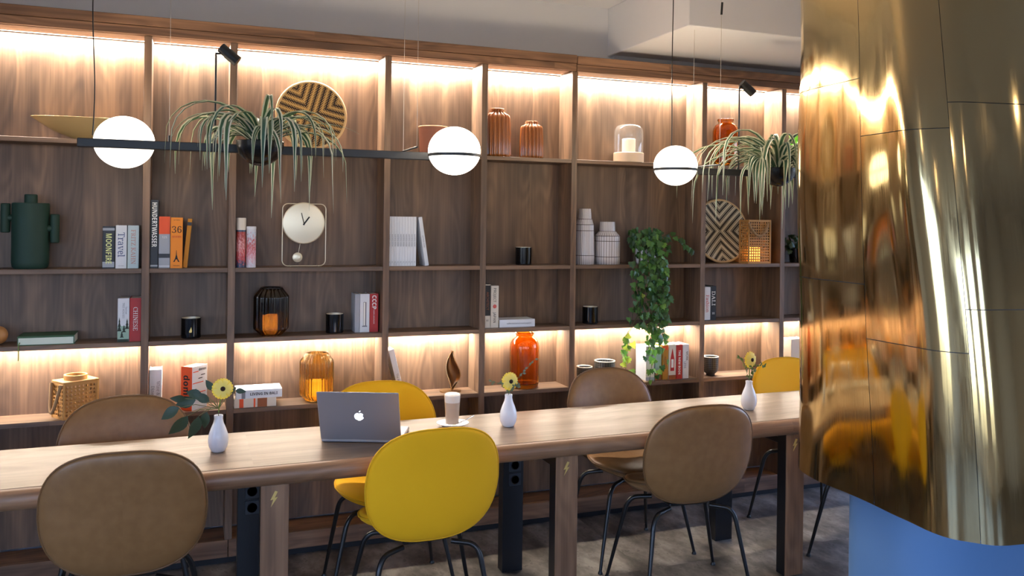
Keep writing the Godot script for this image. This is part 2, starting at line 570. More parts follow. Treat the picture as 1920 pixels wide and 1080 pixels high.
# ---------------------------------------------------------------- table
func build_table() -> void:
	var x0 := -1.75
	var x1 := 3.36
	var zf := -3.25
	var zb := -3.86
	var o := thing("long_table", "long oak reading table with rounded edges and black frame", "table", Vector3(0.8, 0, -3.555))
	var c := -Vector3(0.8, 0, -3.555)
	part(o, "table_top", mb(0).box(c + Vector3((x0 + x1) / 2, TT - 0.012, (zf + zb) / 2), Vector3(x1 - x0 - 0.12, 0.024, zf - zb - 0.064), 0.0012), M.top)
	# rounded edge all round: half-round section
	var sec := []
	for k in 13:
		var a := PI / 2 - PI * k / 12.0
		sec.append(Vector2(0.034 * cos(a) - 0.004, 0.7265 + 0.0375 * sin(a)))
	for s in [1.0, -1.0]:
		var z: float = (zf - 0.034 if s > 0 else zb + 0.034)
		var rows := []
		var uvs := []
		for k in sec.size():
			var row := PackedVector3Array(); var ur := PackedVector2Array()
			for j in 2:
				var x := x0 + 0.06 if (j == 0) == (s > 0) else x1 - 0.06
				row.append(c + Vector3(x, sec[k].y, z + s * (sec[k].x + 0.002)))
				ur.append(Vector2(k * 0.011 + 0.2 * s, x))
			rows.push_front(row); uvs.push_front(ur)
		var b := mb(0).grid(rows, false, [], uvs)
		b.box(c + Vector3((x0 + x1) / 2, 0.7265, z - s * 0.018), Vector3(x1 - x0 - 0.12, 0.072, 0.034))
		part(o, "edge_rail", b, M.edge)
	for s in [-1.0, 1.0]:
		part(o, "edge_rail", mb(2).box(c + Vector3((x0 + 0.03 if s < 0 else x1 - 0.03), 0.7265, (zf + zb) / 2), Vector3(0.06, 0.075, zf - zb), 0.028), M.edge)
	part(o, "under_panel", mb(0).box(c + Vector3((x0 + x1) / 2, 0.708, (zf + zb) / 2), Vector3(x1 - x0 - 0.13, 0.034, zf - zb - 0.07)), M.black)
	# steel rails below the top
	for z in [-3.46, -3.72]:
		part(o, "frame_rail", mb(0).box(c + Vector3((x0 + x1) / 2, 0.675, z), Vector3(x1 - x0 - 0.3, 0.03, 0.03), 0.002), M.black)
	for x in [-0.9, 0.319, 1.538, 2.752]:
		var f := part(o, "front_leg", mb(1).box(c + Vector3(x, 0.3455, -3.336), Vector3(0.104, 0.691, 0.062), 0.001), M.black)
		part(f, "oak_facing", mb(1).box(c + Vector3(x, 0.345, -3.303), Vector3(0.104, 0.688, 0.008), 0.0015), M.edge)
		var bolt := PackedVector2Array([Vector2(0.004, 0.03), Vector2(-0.013, -0.004), Vector2(-0.002, -0.002), Vector2(-0.011, -0.03), Vector2(0.014, 0.006), Vector2(0.003, 0.004), Vector2(0.014, 0.026)])
		part(f, "lightning_emblem", mb().slab(bolt, -0.0006, 0.0012), M.gold, c + Vector3(x - 0.004, 0.632, -3.2985))
		var r := part(o, "rear_leg", mb(1).box(c + Vector3(x - 0.055, 0.3455, -3.826), Vector3(0.104, 0.691, 0.062), 0.001), M.black)
		for y in [0.515, 0.445]:
			var p := part(r, "socket_plate", mb().box(Vector3.ZERO, Vector3(0.06, 0.06, 0.006), 0.002), M.socket, c + Vector3(x - 0.048, y, -3.793))
			part(p, "socket_well", mb().lathe(vlen([Vector2(0.0, 0.002), Vector2(0.018, 0.002), Vector2(0.018, 0.006), Vector2(0.021, 0.006), Vector2(0.021, 0.0)]), 24), M.black_gloss, Vector3(0, 0, 0.001), Vector3(PI / 2, 0, 0))
		part(o, "cross_rail", mb(2).box(c + Vector3(x - 0.02, 0.64, -3.581), Vector3(0.04, 0.03, 0.43), 0.002), M.black)


# ---------------------------------------------------------------- chairs
# a cushion-like shell: outline (superellipse) in local x-y, thickness along local z, bent by a function
func shell(hx: float, hy: float, pw: float, thick: float, bend: Callable) -> MB:
	var seg := 48
	var rings := [0.0, 0.2, 0.4, 0.58, 0.72, 0.83, 0.9, 0.95, 0.98, 1.0]
	var rows := []
	for side in [-1.0, 1.0]:
		var order := rings if side < 0 else rings.slice(0, rings.size() - 1)
		if side > 0: order.reverse()
		for r in order:
			var row := PackedVector3Array()
			for j in seg:
				var a := TAU * j / seg
				var cx: float = signf(cos(a)) * pow(absf(cos(a)), 2.0 / pw) * hx * r
				var cy: float = signf(sin(a)) * pow(absf(sin(a)), 2.0 / pw) * hy * r
				var t: float = thick / 2 * pow(maxf(0.0, 1.0 - pow(r, 5.0)), 0.5)
				row.append(bend.call(cx, cy, side * t))
			rows.append(row)
	return mb().grid(rows, true)


func rim(hx: float, hy: float, pw: float, bend: Callable, r: float) -> MB:
	var path := []
	for j in 56:
		var a := TAU * j / 56
		path.append(bend.call(signf(cos(a)) * pow(absf(cos(a)), 2.0 / pw) * hx, signf(sin(a)) * pow(absf(sin(a)), 2.0 / pw) * hy, 0.0))
	return mb().tube(path, r, 6, true)


# chair that looks along +z; its back top is near z = -0.24
func make_chair(cloth: Material, piping: Material) -> Node3D:
	var o := Node3D.new()
	var back := func(x: float, y: float, t: float) -> Vector3:
		var yy := y / 0.234
		var w := x * (1.0 - 0.05 * maxf(-yy, 0.0) - 0.03 * maxf(yy, 0.0))
		return Vector3(w, 0.669 + y, -0.178 - 0.075 * yy * 0.55 + 0.03 * yy * yy * (1.0 if yy < 0 else -0.35) + 0.6 * w * w + t)
	var seat := func(x: float, y: float, t: float) -> Vector3:
		var yy := y / 0.17
		return Vector3(x * (1.0 - 0.05 * maxf(yy, 0.0)), 0.462 - 0.012 * yy * yy * signf(yy) + 0.55 * x * x + 0.03 * maxf(-yy, 0.0) - t, 0.08 + y)
	part(o, "backrest", shell(0.269, 0.232, 2.75, 0.052, back), cloth)
	part(o, "back_piping", rim(0.269, 0.232, 2.75, back, 0.0045), piping)
	part(o, "seat", shell(0.246, 0.17, 2.6, 0.07, seat), cloth)
	part(o, "seat_piping", rim(0.246, 0.17, 2.6, seat, 0.0045), piping)
	part(o, "seat_plate", mb().box(Vector3(0, 0.417, 0.05), Vector3(0.2, 0.016, 0.22), 0.006), M.steel_black)
	for s in [-1.0, 1.0]:
		for f in [-1.0, 1.0]:
			var hip := Vector3(s * 0.10, 0.402, 0.03 + f * 0.09)
			var knee := Vector3(s * 0.20, 0.392, 0.03 + f * 0.135)
			var foot := Vector3(s * (0.285 if f > 0 else 0.262), 0.012, 0.02 + f * 0.19)
			var path := [hip]
			for k in 7:
				var t := k / 6.0
				var a: Vector3 = hip.lerp(knee, 0.62 + 0.38 * t)
				var b: Vector3 = knee.lerp(foot, 0.16 * t)
				path.append(a.lerp(b, t))
			path.append(knee.lerp(foot, 0.5)); path.append(foot)
			var l := part(o, "leg", mb().tube(path, [0.011, 0.011, 0.011, 0.011, 0.011, 0.011, 0.011, 0.011, 0.0095, 0.0075], 10), M.steel_black)
			part(l, "foot_glide", mb().lathe(vlen([Vector2(0.0, 0.0), Vector2(0.012, 0.0), Vector2(0.012, 0.006), Vector2(0.008, 0.014), Vector2(0.0, 0.014)]), 14, Vector3(foot.x, 0, foot.z)), M.steel_black)
	return o


func build_chairs() -> void:
	var brown := make_chair(M.leather, M.piping_brown)
	var yellow := make_chair(M.cloth, M.piping_yellow)
	# x and z of the chair's origin, turn in degrees (0 looks at the viewer), kind, label
	var list := [
		[-0.19, -3.345, 178.0, 0, "brown leather chair seen from behind, nearest the left edge"],
		[0.905, -3.315, 181.0, 1, "yellow fabric chair seen from behind, in front of the laptop"],
		[2.155, -3.35, 176.0, 0, "brown leather chair seen from behind, to the right, legs visible"],
		[3.27, -3.26, 180.0, 1, "yellow fabric chair hidden behind the brass hood, one leg showing"],
		[-0.235, -3.86, 3.0, 0, "brown leather chair across the table, behind the left flower vase"],
		[0.876, -3.86, -2.0, 1, "yellow fabric chair across the table, behind the laptop"],
		[2.135, -3.865, 6.0, 0, "brown leather chair across the table, beneath the trailing ivy"],
		[3.305, -3.87, 0.0, 1, "yellow fabric chair across the table, beside the brass hood"]]
	for c in list:
		var o: Node3D = (yellow if c[3] else brown).duplicate()
		o.name = numbered("upholstered_chair")
		add_child(o)
		o.position = Vector3(c[0], 0, c[1])
		o.rotation.y = deg_to_rad(c[2])
		metas(o, c[4], "chair", "chairs around the long table")
	brown.free(); yellow.free()


# ---------------------------------------------------------------- brass hood on the blue column
var hood_a := []
var hood_noise: FastNoiseLite

func hood_plan(s: float) -> Vector2:   # s from 0 to 1 round the plan, smooth closed curve
	var n := hood_a.size()
	var f := s * n
	var k := int(floorf(f)) % n
	var t := f - floorf(f)
	var p0: Vector2 = hood_a[(k - 1 + n) % n]; var p1: Vector2 = hood_a[k]; var p2: Vector2 = hood_a[(k + 1) % n]; var p3: Vector2 = hood_a[(k + 2) % n]
	return p1.cubic_interpolate(p2, p0, p3, t)


func hood_point(s: float, y: float, inset: float) -> Vector3:
	var t := (y - 0.77) / 2.22
	var p := hood_plan(s)
	var q := hood_plan(fposmod(s + 0.002, 1.0))
	var dir := (q - p).normalized()
	var out := Vector2(-dir.y, dir.x)     # the plan runs so that this points outwards
	var flat := smoothstep(-2.0, -1.8, p.y)
	var d := 0.012 * hood_noise.get_noise_2d(s * 6.5, y * 0.9) * (1.0 - 0.5 * flat)
	d += flat * 0.005 * sin(s * 78.0 + 0.8 * t) * (0.6 + 0.5 * hood_noise.get_noise_2d(s * 9.0, 7.0 + y * 0.3))
	p += out * (d - inset)
	var k := t * t * (3.0 - 2.0 * t) * 0.35 + 0.65 * t
	p.y = -2.66 + (p.y + 2.66) * (1.0 - 0.26 * k)
	p.x = 2.14 + (p.x - 2.14) * (1.0 - 0.06 * k)
	return Vector3(p.x, y, p.y)


func build_hood() -> void:
	hood_noise = noise(404, 1.0, 1)
	for p in [[2.75, -2.73], [2.42, -2.74], [2.27, -2.70], [2.18, -2.60], [2.146, -2.46], [2.137, -2.30], [2.127, -2.16], [2.117, -2.03], [2.11, -1.93], [2.14, -1.845], [2.21, -1.78], [2.33, -1.745], [2.52, -1.725], [2.85, -1.72], [3.25, -1.735], [3.6, -1.82], [3.75, -2.02], [3.75, -2.3], [3.6, -2.58], [3.2, -2.71]]:
		hood_a.append(Vector2(p[0], p[1]))
	var o := thing("brass_hood", "tall wavy hood of polished brass sheets around the blue column", "hood", Vector3(2.7, 0.77, -2.2))
	var c := -Vector3(2.7, 0.77, -2.2)
	var n := float(hood_a.size())
	# vertical strips of sheet metal with staggered cross joints: [from, to (in plan points), joint heights]
	var strips := [[1.0, 5.93, [2.2, 1.5]], [5.93, 9.6, [2.0, 1.32]], [9.6, 13.0, [2.08, 1.45]], [13.0, 17.0, [2.2, 1.4]], [17.0, 21.0, [2.0, 1.5]]]
	for st in strips:
		var ys := [0.77, st[2][1], st[2][0], 2.99]
		for r in 3:
			var y0: float = ys[r] + (0.0 if r == 0 else 0.0012)
			var y1: float = ys[r + 1] - (0.0 if r == 2 else 0.0012)
			var rows := []
			var uvs := []
			var nj := int(ceil((st[1] - st[0]) * 9.0))
			var ni := 15
			for i in range(-2 if r == 0 else 0, ni + 1):
				var row := PackedVector3Array(); var ur := PackedVector2Array()
				var y: float = y0 if i <= 0 else lerpf(y0, y1, float(i) / ni)
				for j in nj + 1:
					var s: float = lerpf(st[0] + 0.008, st[1] - 0.008, float(j) / nj) / n
					row.append(c + hood_point(fposmod(s, 1.0), y, 0.012 if i == -2 else 0.0))
					ur.append(Vector2(s * 4.0, y))
				rows.append(row); uvs.append(ur)
			part(o, "brass_sheet", mb().grid(rows, false, [], uvs), M.brass)
	var rows := []
	for i in 9:
		var row := PackedVector3Array()
		for j in 100:
			row.append(c + hood_point(j / 100.0, lerpf(0.775, 2.988, i / 8.0), 0.014))
		rows.append(row)
	part(o, "inner_lining", mb().grid(rows, true), M.gap_grey)
	# column: rounded square, painted blue
	var prof := []
	for i in [0.0, 1.0]:
		var row := PackedVector3Array()
		for j in 64:
			var a := -TAU * j / 64
			row.append(Vector3(signf(cos(a)) * pow(absf(cos(a)), 0.62) * 0.44, i * 2.99, signf(sin(a)) * pow(absf(sin(a)), 0.62) * 0.24))
		prof.append(row)
	solo("painted_column", mb().grid(prof, true), M.blue_paint, "round-cornered column painted steel blue below the brass hood", "column", Vector3(2.70, 0, -2.30))


# ---------------------------------------------------------------- books
# spine looks towards +z; t thickness, h height, d depth. marks: [text, size, ink, y on the spine (0 to 1), upright?, font, stretch]; bands: [y0, y1, material]
func book(label: String, x: float, y: float, z: float, t: float, h: float, d: float, cover: Material, marks := [], bands := [], lean := 0.0, group := "", flat := false, turn := 0.0) -> Node3D:
	var o := thing("book", label, "book", Vector3(x, y, z - d / 2), turn, group)
	var holder: Node3D = o
	if lean != 0.0:
		o.rotation.z = lean
		o.position.y += t / 2 * absf(sin(lean))
	if flat:
		o.rotation.z = PI / 2
		o.position.y += t / 2
	var up := 0.0 if not flat else -h / 2
	var b := mb()
	b.box(Vector3(-t / 2 + 0.0015, up + h / 2, 0), Vector3(0.003, h, d), 0.0006)
	b.box(Vector3(t / 2 - 0.0015, up + h / 2, 0), Vector3(0.003, h, d), 0.0006)
	b.box(Vector3(0, up + h / 2, d / 2 - 0.0015), Vector3(t - 0.006, h, 0.003))
	part(holder, "cover", b, cover)
	part(holder, "page_block", mb().box(Vector3(0, up + h / 2, -0.003), Vector3(t - 0.006, h - 0.006, d - 0.006)), M.paper)
	for q in bands:
		part(holder, "spine_band", mb().box(Vector3(0, up + h * (q[0] + q[1]) / 2, d / 2 + 0.0003), Vector3(t - 0.001, h * (q[1] - q[0]), 0.0008)), q[2])
	for m in marks:
		var w := words(holder, m[0], m[1], m[2], Vector3((m[7] if m.size() > 7 else 0.0), up + h * m[3], d / 2 + 0.0009), Vector3(0, 0, 0.0 if m[4] else -PI / 2), m[5] if m.size() > 5 else sans, m[6] if m.size() > 6 else 1.0)
		w.name = "spine_lettering"
	return o


func build_books() -> void:
	var wh := mat(rgb8(220, 222, 226), 0.5)
	var mint := mat(rgb8(188, 204, 206), 0.5)
	var bk := mat(rgb8(26, 25, 30), 0.4)
	var red := mat(rgb8(172, 34, 34), 0.45)
	var orange := mat(rgb8(226, 82, 26), 0.5)
	var amber := mat(rgb8(232, 136, 12), 0.5)
	var ochre := mat(rgb8(186, 124, 20), 0.6)
	var grey := mat(rgb8(158, 162, 170), 0.5)
	var green := mat(rgb8(58, 92, 62), 0.6)
	var cream := mat(rgb8(216, 206, 190), 0.6)
	var lime := mat(rgb8(222, 224, 150), 0.6)
	var teal := mat(rgb8(24, 70, 92), 0.5)
	var sage := mat(rgb8(150, 178, 160), 0.6)
	var brownb := mat(rgb8(142, 78, 34), 0.5)
	# second row, first bay
	book("dark thick book with pale yellow title, first of three left of divider", -0.348, S2, -4.36, 0.052, 0.198, 0.13, bk, [["MOONFIRE", 0.034, lime, 0.47, false, bold, 0.8]], [[0.03, 0.16, grey], [0.9, 0.96, grey]])
	book("pale blue book with handwritten blue title, middle of three", -0.2945, S2, -4.36, 0.048, 0.203, 0.13, wh, [["Travel", 0.04, M.ink_blue, 0.55, false, serif, 0.95], ["TASCHEN", 0.006, M.ink_grey, 0.06, true]])
	book("pale mint book with thin red capitals beside the divider", -0.2425, S2, -4.36, 0.048, 0.203, 0.13, mint, [["FRITZ KAHN", 0.026, mat(rgb8(190, 130, 120)), 0.5, false, serif, 1.05]])
	# second row, second bay
	book("tall black book with large white letters down its spine", -0.151, S2, -4.35, 0.034, 0.325, 0.14, bk, [["HUNDERTWASSER", 0.03, M.ink_white, 0.64, false, bold, 0.84]], [[0.025, 0.05, grey]])
	book("orange-topped grey book with a small figure on the spine", -0.106, S2, -4.35, 0.05, 0.247, 0.13, grey, [["125", 0.014, M.ink_white, 0.6, true]], [[0.66, 1.0, orange], [0.2, 0.28, bk], [0.03, 0.05, wh]])
	var b := book("orange book with the number 36 and a tower on its spine", -0.052, S2, -4.345, 0.054, 0.243, 0.13, amber, [["36", 0.044, M.ink, 0.76, true, serif, 0.95], ["HOURS", 0.012, M.ink_red, 0.62, true, serif], ["NYTIMES", 0.007, M.ink, 0.95, true], ["TASCHEN", 0.007, M.ink, 0.05, true]])
	var tower := PackedVector2Array([Vector2(-0.014, 0), Vector2(-0.008, 0), Vector2(-0.003, 0.012), Vector2(0.003, 0.012), Vector2(0.008, 0), Vector2(0.014, 0), Vector2(0.006, 0.016), Vector2(0.002, 0.034), Vector2(0.0008, 0.056), Vector2(-0.0008, 0.056), Vector2(-0.002, 0.034), Vector2(-0.006, 0.016)])
	part(b, "tower_print", mb().slab(tower, 0, 0.0006), M.ink, Vector3(0, 0.03, 0.0655))
	book("ochre paperback leaning against the orange tower book", -0.0135, S2, -4.37, 0.02, 0.238, 0.12, ochre, [], [[0.86, 0.93, bk]], -0.09)
	# white magazines
	for k in 10:
		book("thin white magazine in the upright row of ten", 0.9915 + k * 0.0151, S2, -4.37, 0.0146, 0.262, 0.12, wh, [["quarterly review", 0.009, M.ink_grey, 0.52, false], ["No.", 0.006, M.ink_grey, 0.08, false]], [], 0.0, "row of white magazines")
	book("white magazine leaning against the upright white row", 1.196, S2, -4.37, 0.02, 0.262, 0.12, wh, [["quarterly review", 0.009, M.ink_grey, 0.5, false]], [], 0.155)
	# third row
	var fb := book("green cloth book lying flat with a ribbon marker", -0.6, S3, -4.345, 0.042, 0.23, 0.15, green, [], [], 0.0, "", true)
	part(fb, "fore_edge", mb().box(Vector3(-0.002, 0, 0.0755), Vector3(0.03, 0.222, 0.002)), mat(rgb8(206, 216, 200), 0.8))
	part(fb, "ribbon_marker", mb().tube([Vector3(-0.005, 0.105, 0.072), Vector3(-0.012, 0.106, 0.088), Vector3(-0.03, 0.107, 0.096), Vector3(-0.06, 0.106, 0.096), Vector3(-0.085, 0.107, 0.095)], 0.0022, 6), mat(rgb8(112, 130, 62), 0.8))
	var tb := book("white book with dark fir trees at the spine foot", -0.281, S3, -4.36, 0.05, 0.205, 0.13, wh, [["TREE HOUSES", 0.012, M.ink_grey, 0.72, false], ["Taschen", 0.01, M.ink_grey, 0.72, false, sans, 1.0, 0.012]], [[0.06, 0.36, sage], [0.0, 0.06, mat(rgb8(38, 52, 40), 0.6)]])
	for f in [[-0.017, 0.05, 0.066], [0.016, 0.06, 0.05], [0.003, 0.045, 0.035], [-0.006, 0.02, 0.03]]:
		var tri := PackedVector2Array([Vector2(-0.009, 0), Vector2(-0.003, 0.1 * f[2] * 3), Vector2(-0.006, f[2] * 0.35), Vector2(-0.002, f[2] * 0.65), Vector2(-0.004, f[2] * 0.62), Vector2(0, f[2]), Vector2(0.004, f[2] * 0.62), Vector2(0.002, f[2] * 0.65), Vector2(0.006, f[2] * 0.35), Vector2(0.003, f[2] * 0.3), Vector2(0.009, 0)])
		part(tb, "fir_print", mb().slab(tri, 0, 0.0005), mat(rgb8(30, 44, 34), 0.6), Vector3(f[0], f[1], 0.0656))
	book("red book with white capitals pressed against the divider", -0.2295, S3, -4.36, 0.049, 0.205, 0.13, red, [["CHINESE", 0.026, M.ink_white, 0.52, false, serif, 1.0]])
	var cb := book("white book with a grey tower drawing beside the red one", 0.868, S3, -4.39, 0.05, 0.2, 0.11, wh, [])
	part(cb, "tower_print", mb().box(Vector3(0, 0.095, 0.0555), Vector3(0.016, 0.125, 0.0005)), M.ink_grey)
	part(cb, "tower_print", mb().box(Vector3(-0.002, 0.095, 0.0558), Vector3(0.008, 0.12, 0.0005)), M.ink_white)
	part(cb, "tower_print", mb().box(Vector3(0, 0.031, 0.0556), Vector3(0.026, 0.006, 0.0005)), M.ink_grey)
	book("slim grey book left of the white tower book", 0.829, S3, -4.39, 0.025, 0.2, 0.11, grey, [])
	book("red book with white block letters at its spine top", 0.917, S3, -4.39, 0.045, 0.2, 0.11, red, [["CCCP", 0.03, M.ink_white, 0.78, false, bold], ["cosmic communist", 0.009, M.ink_white, 0.4, false]])
	book("black and blue book with cream foot beside the divider", 1.546, S3, -4.38, 0.034, 0.24, 0.12, bk, [["ARCHITECT", 0.02, brownb, 0.62, false], ["KS", 0.012, M.ink, 0.17, true, serif]], [[0.0, 0.28, cream], [0.98, 1.0, cream]])
	book("slim teal book wedged between the divider and black book", 1.5222, S3, -4.385, 0.0105, 0.2, 0.115, teal, [])
	var pj := book("beige book with a red dot between two words", 1.588, S3, -4.38, 0.046, 0.232, 0.12, cream, [["PROJECT", 0.021, M.ink, 0.78, false], ["JAPAN", 0.021, M.ink, 0.24, false]])
	part(pj, "dot_print", mb().lathe(vlen([Vector2(0, 0), Vector2(0.011, 0), Vector2(0.011, 0.0006), Vector2(0, 0.0006)]), 20), mat(rgb8(206, 92, 84), 0.6), Vector3(0, 0.118, 0.0602), Vector3(PI / 2, 0, 0))
	book("white book lying flat beside the beige upright book", 1.722, S3, -4.375, 0.042, 0.212, 0.12, wh, [["collected works and papers", 0.012, M.ink_grey, 0.45, false]], [], 0.0, "", true)
	book("slim white book touching the divider right of the ivy", 2.934, S3, -4.37, 0.02, 0.203, 0.12, wh, [["essays", 0.01, M.ink_grey, 0.5, false]])
	book("white book with red lettering beside the black one", 2.967, S3, -4.37, 0.044, 0.203, 0.12, wh, [["Fashion", 0.03, M.ink_red, 0.5, false, serif, 0.95]], [[0.0, 0.012, teal]])
	book("black book with large white capitals right of the white ones", 3.01, S3, -4.37, 0.04, 0.208, 0.12, bk, [["DALI", 0.034, M.ink_white, 0.64, false, serif, 1.1], ["II", 0.02, M.ink_white, 0.2, false, serif]])
	# fourth row
	book("white book with faint vertical title beside rattan lantern's divider", -0.139, S4, -4.4, 0.055, 0.2, 0.1, wh, [["Wine &", 0.02, M.ink_grey, 0.55, false, serif, 1.0, 0.012], ["Dine", 0.02, M.ink_grey, 0.5, false, serif, 1.0, -0.012]])
	var dm := book("thick orange-spined white book behind the flower vase", 0.012, S4, -4.335, 0.062, 0.212, 0.115, orange, [["domus", 0.046, M.ink, 0.46, false, bold, 1.0]], [], 0.0, "", false, deg_to_rad(-38))
	dm.position = Vector3(0.035, S4, -4.412)
	part(dm, "front_cover", mb().box(Vector3(0.0315, 0.106, -0.001), Vector3(0.0016, 0.211, 0.112)), wh)
	for q in [[0.185, 0.03, 0.04, orange], [0.15, -0.005, 0.03, M.ink], [0.13, 0.012, 0.08, orange], [0.1, 0.035, 0.022, M.ink], [0.082, 0.0, 0.09, orange], [0.066, 0.03, 0.035, M.ink], [0.04, -0.02, 0.05, M.ink], [0.165, -0.025, 0.03, M.ink]]:
		part(dm, "cover_print", mb().box(Vector3(0.0326, q[0], q[1]), Vector3(0.0006, 0.004, q[2])), q[3])
	words(dm, "domus", 0.018, M.ink, Vector3(0.0326, 0.193, -0.02), Vector3(0, PI / 2, 0)).name = "cover_lettering"
	book("white book lying under another, small coloured pictures on spine", 0.32, S4, -4.345, 0.044, 0.2, 0.14, cream, [], [[0.22, 0.45, brownb], [0.5, 0.54, orange], [0.78, 0.88, orange]], 0.0, "", true)
	book("white book lying on top of the flat stack, plain title", 0.338, S4 + 0.044, -4.345, 0.042, 0.22, 0.14, wh, [["LIVING IN BALI", 0.018, M.ink, 0.4, false, bold]], [[0.8, 0.88, M.ink_grey]], 0.0, "", true)
	book("white book leaning left in the bay behind the yellow chair", 1.075, S4, -4.4, 0.03, 0.25, 0.1, wh, [["The Alps", 0.016, M.ink_grey, 0.35, false]], [], 0.25)
	book("grey patterned book, leftmost behind the ivy strand", 2.57, S4, -4.365, 0.06, 0.205, 0.12, grey, [["ATLAS", 0.02, M.ink, 0.75, true]], [[0.1, 0.6, cream]])
	book("green-grey book half hidden by the ivy tip", 2.624, S4, -4.365, 0.042, 0.2, 0.12, sage, [], [[0.0, 0.25, brownb]])
	book("golden brown book right of the ivy tip", 2.673, S4, -4.365, 0.038, 0.206, 0.12, ochre, [["ARTISTS", 0.02, brownb, 0.5, false]], [[0.86, 0.97, orange]])
	var rk := book("white book with a red rocket shape on its spine", 2.721, S4, -4.365, 0.05, 0.208, 0.12, cream, [], [[0.0, 0.12, brownb]])
	part(rk, "rocket_print", mb().slab(PackedVector2Array([Vector2(-0.013, 0.05), Vector2(0.013, 0.05), Vector2(0.014, 0.12), Vector2(0, 0.185), Vector2(-0.014, 0.12)]), 0, 0.0006), M.ink_red, Vector3(0, 0, 0.0604))
	part(rk, "rocket_print", mb().box(Vector3(0, 0.095, 0.0612), Vector3(0.016, 0.05, 0.0006)), M.ink_white)
	book("bright red book with white capitals in the lit row", 2.77, S4, -4.365, 0.044, 0.205, 0.12, red, [["THE NEW BOOK", 0.02, M.ink_white, 0.48, false, bold]])
	book("white book with black and blue words, rightmost in the row", 2.815, S4, -4.365, 0.042, 0.205, 0.12, wh, [["WORK", 0.02, M.ink, 0.66, false, sans, 1.0, 0.008], ["LESS", 0.02, M.ink_blue, 0.4, false, sans, 1.0, -0.006]])
	book("white book showing bare pages beside the hood", 3.66, S4, -4.4, 0.07, 0.2, 0.1, cream, [])
	var wb := book("white book with a dark round badge beside the hood", 3.722, S4, -4.4, 0.05, 0.2, 0.1, wh, [["guide", 0.012, M.ink_grey, 0.4, false]])
	part(wb, "badge_print", mb().lathe(vlen([Vector2(0, 0), Vector2(0.015, 0), Vector2(0.015, 0.0006), Vector2(0, 0.0006)]), 20), M.ink, Vector3(0, 0.155, 0.0502), Vector3(PI / 2, 0, 0))


# ---------------------------------------------------------------- vessels and ornaments on the shelves
func wall(outer: Array, t: float) -> Array:   # closes a profile with an inner wall t thick
	var p := outer.duplicate()
	for k in range(outer.size() - 1, 0, -1):
		p.append(Vector2(maxf(outer[k].x - t, 0.0), maxf(outer[k].y - (0.0 if k == outer.size() - 1 else 0.0), outer[0].y + t)))
	p.append(Vector2(0.0, outer[0].y + t))
	return p


func candle_jar(label: String, x: float, y: float, z: float, emblem := false) -> void:
	var o := thing("candle_jar", label, "candle", Vector3(x, y, z), 0, "black candle jars")
	part(o, "jar", mb().lathe(vlen([Vector2(0, 0), Vector2(0.043, 0), Vector2(0.0455, 0.004), Vector2(0.0465, 0.098), Vector2(0.043, 0.098), Vector2(0.042, 0.06), Vector2(0, 0.06)]), 36), M.black_gloss)
	part(o, "metal_lining", mb().lathe([Vector2(0.0425, 0.062), Vector2(0.0432, 0.0985), Vector2(0.0424, 0.0985), Vector2(0.0418, 0.062)], 36), M.gold_soft)
	part(o, "candle_wax", mb().lathe(vlen([Vector2(0, 0.06), Vector2(0.0418, 0.06), Vector2(0.0418, 0.066), Vector2(0, 0.066)]), 24), M.wax)
	if emblem:
		part(o, "flame_emblem", mb().slab(PackedVector2Array([Vector2(-0.006, 0), Vector2(0.004, 0), Vector2(0.0065, 0.008), Vector2(0.004, 0.02), Vector2(0.0025, 0.027), Vector2(-0.003, 0.014), Vector2(-0.0068, 0.006)]), 0, 0.001), M.gold, Vector3(-0.002, 0.03, 0.0458))


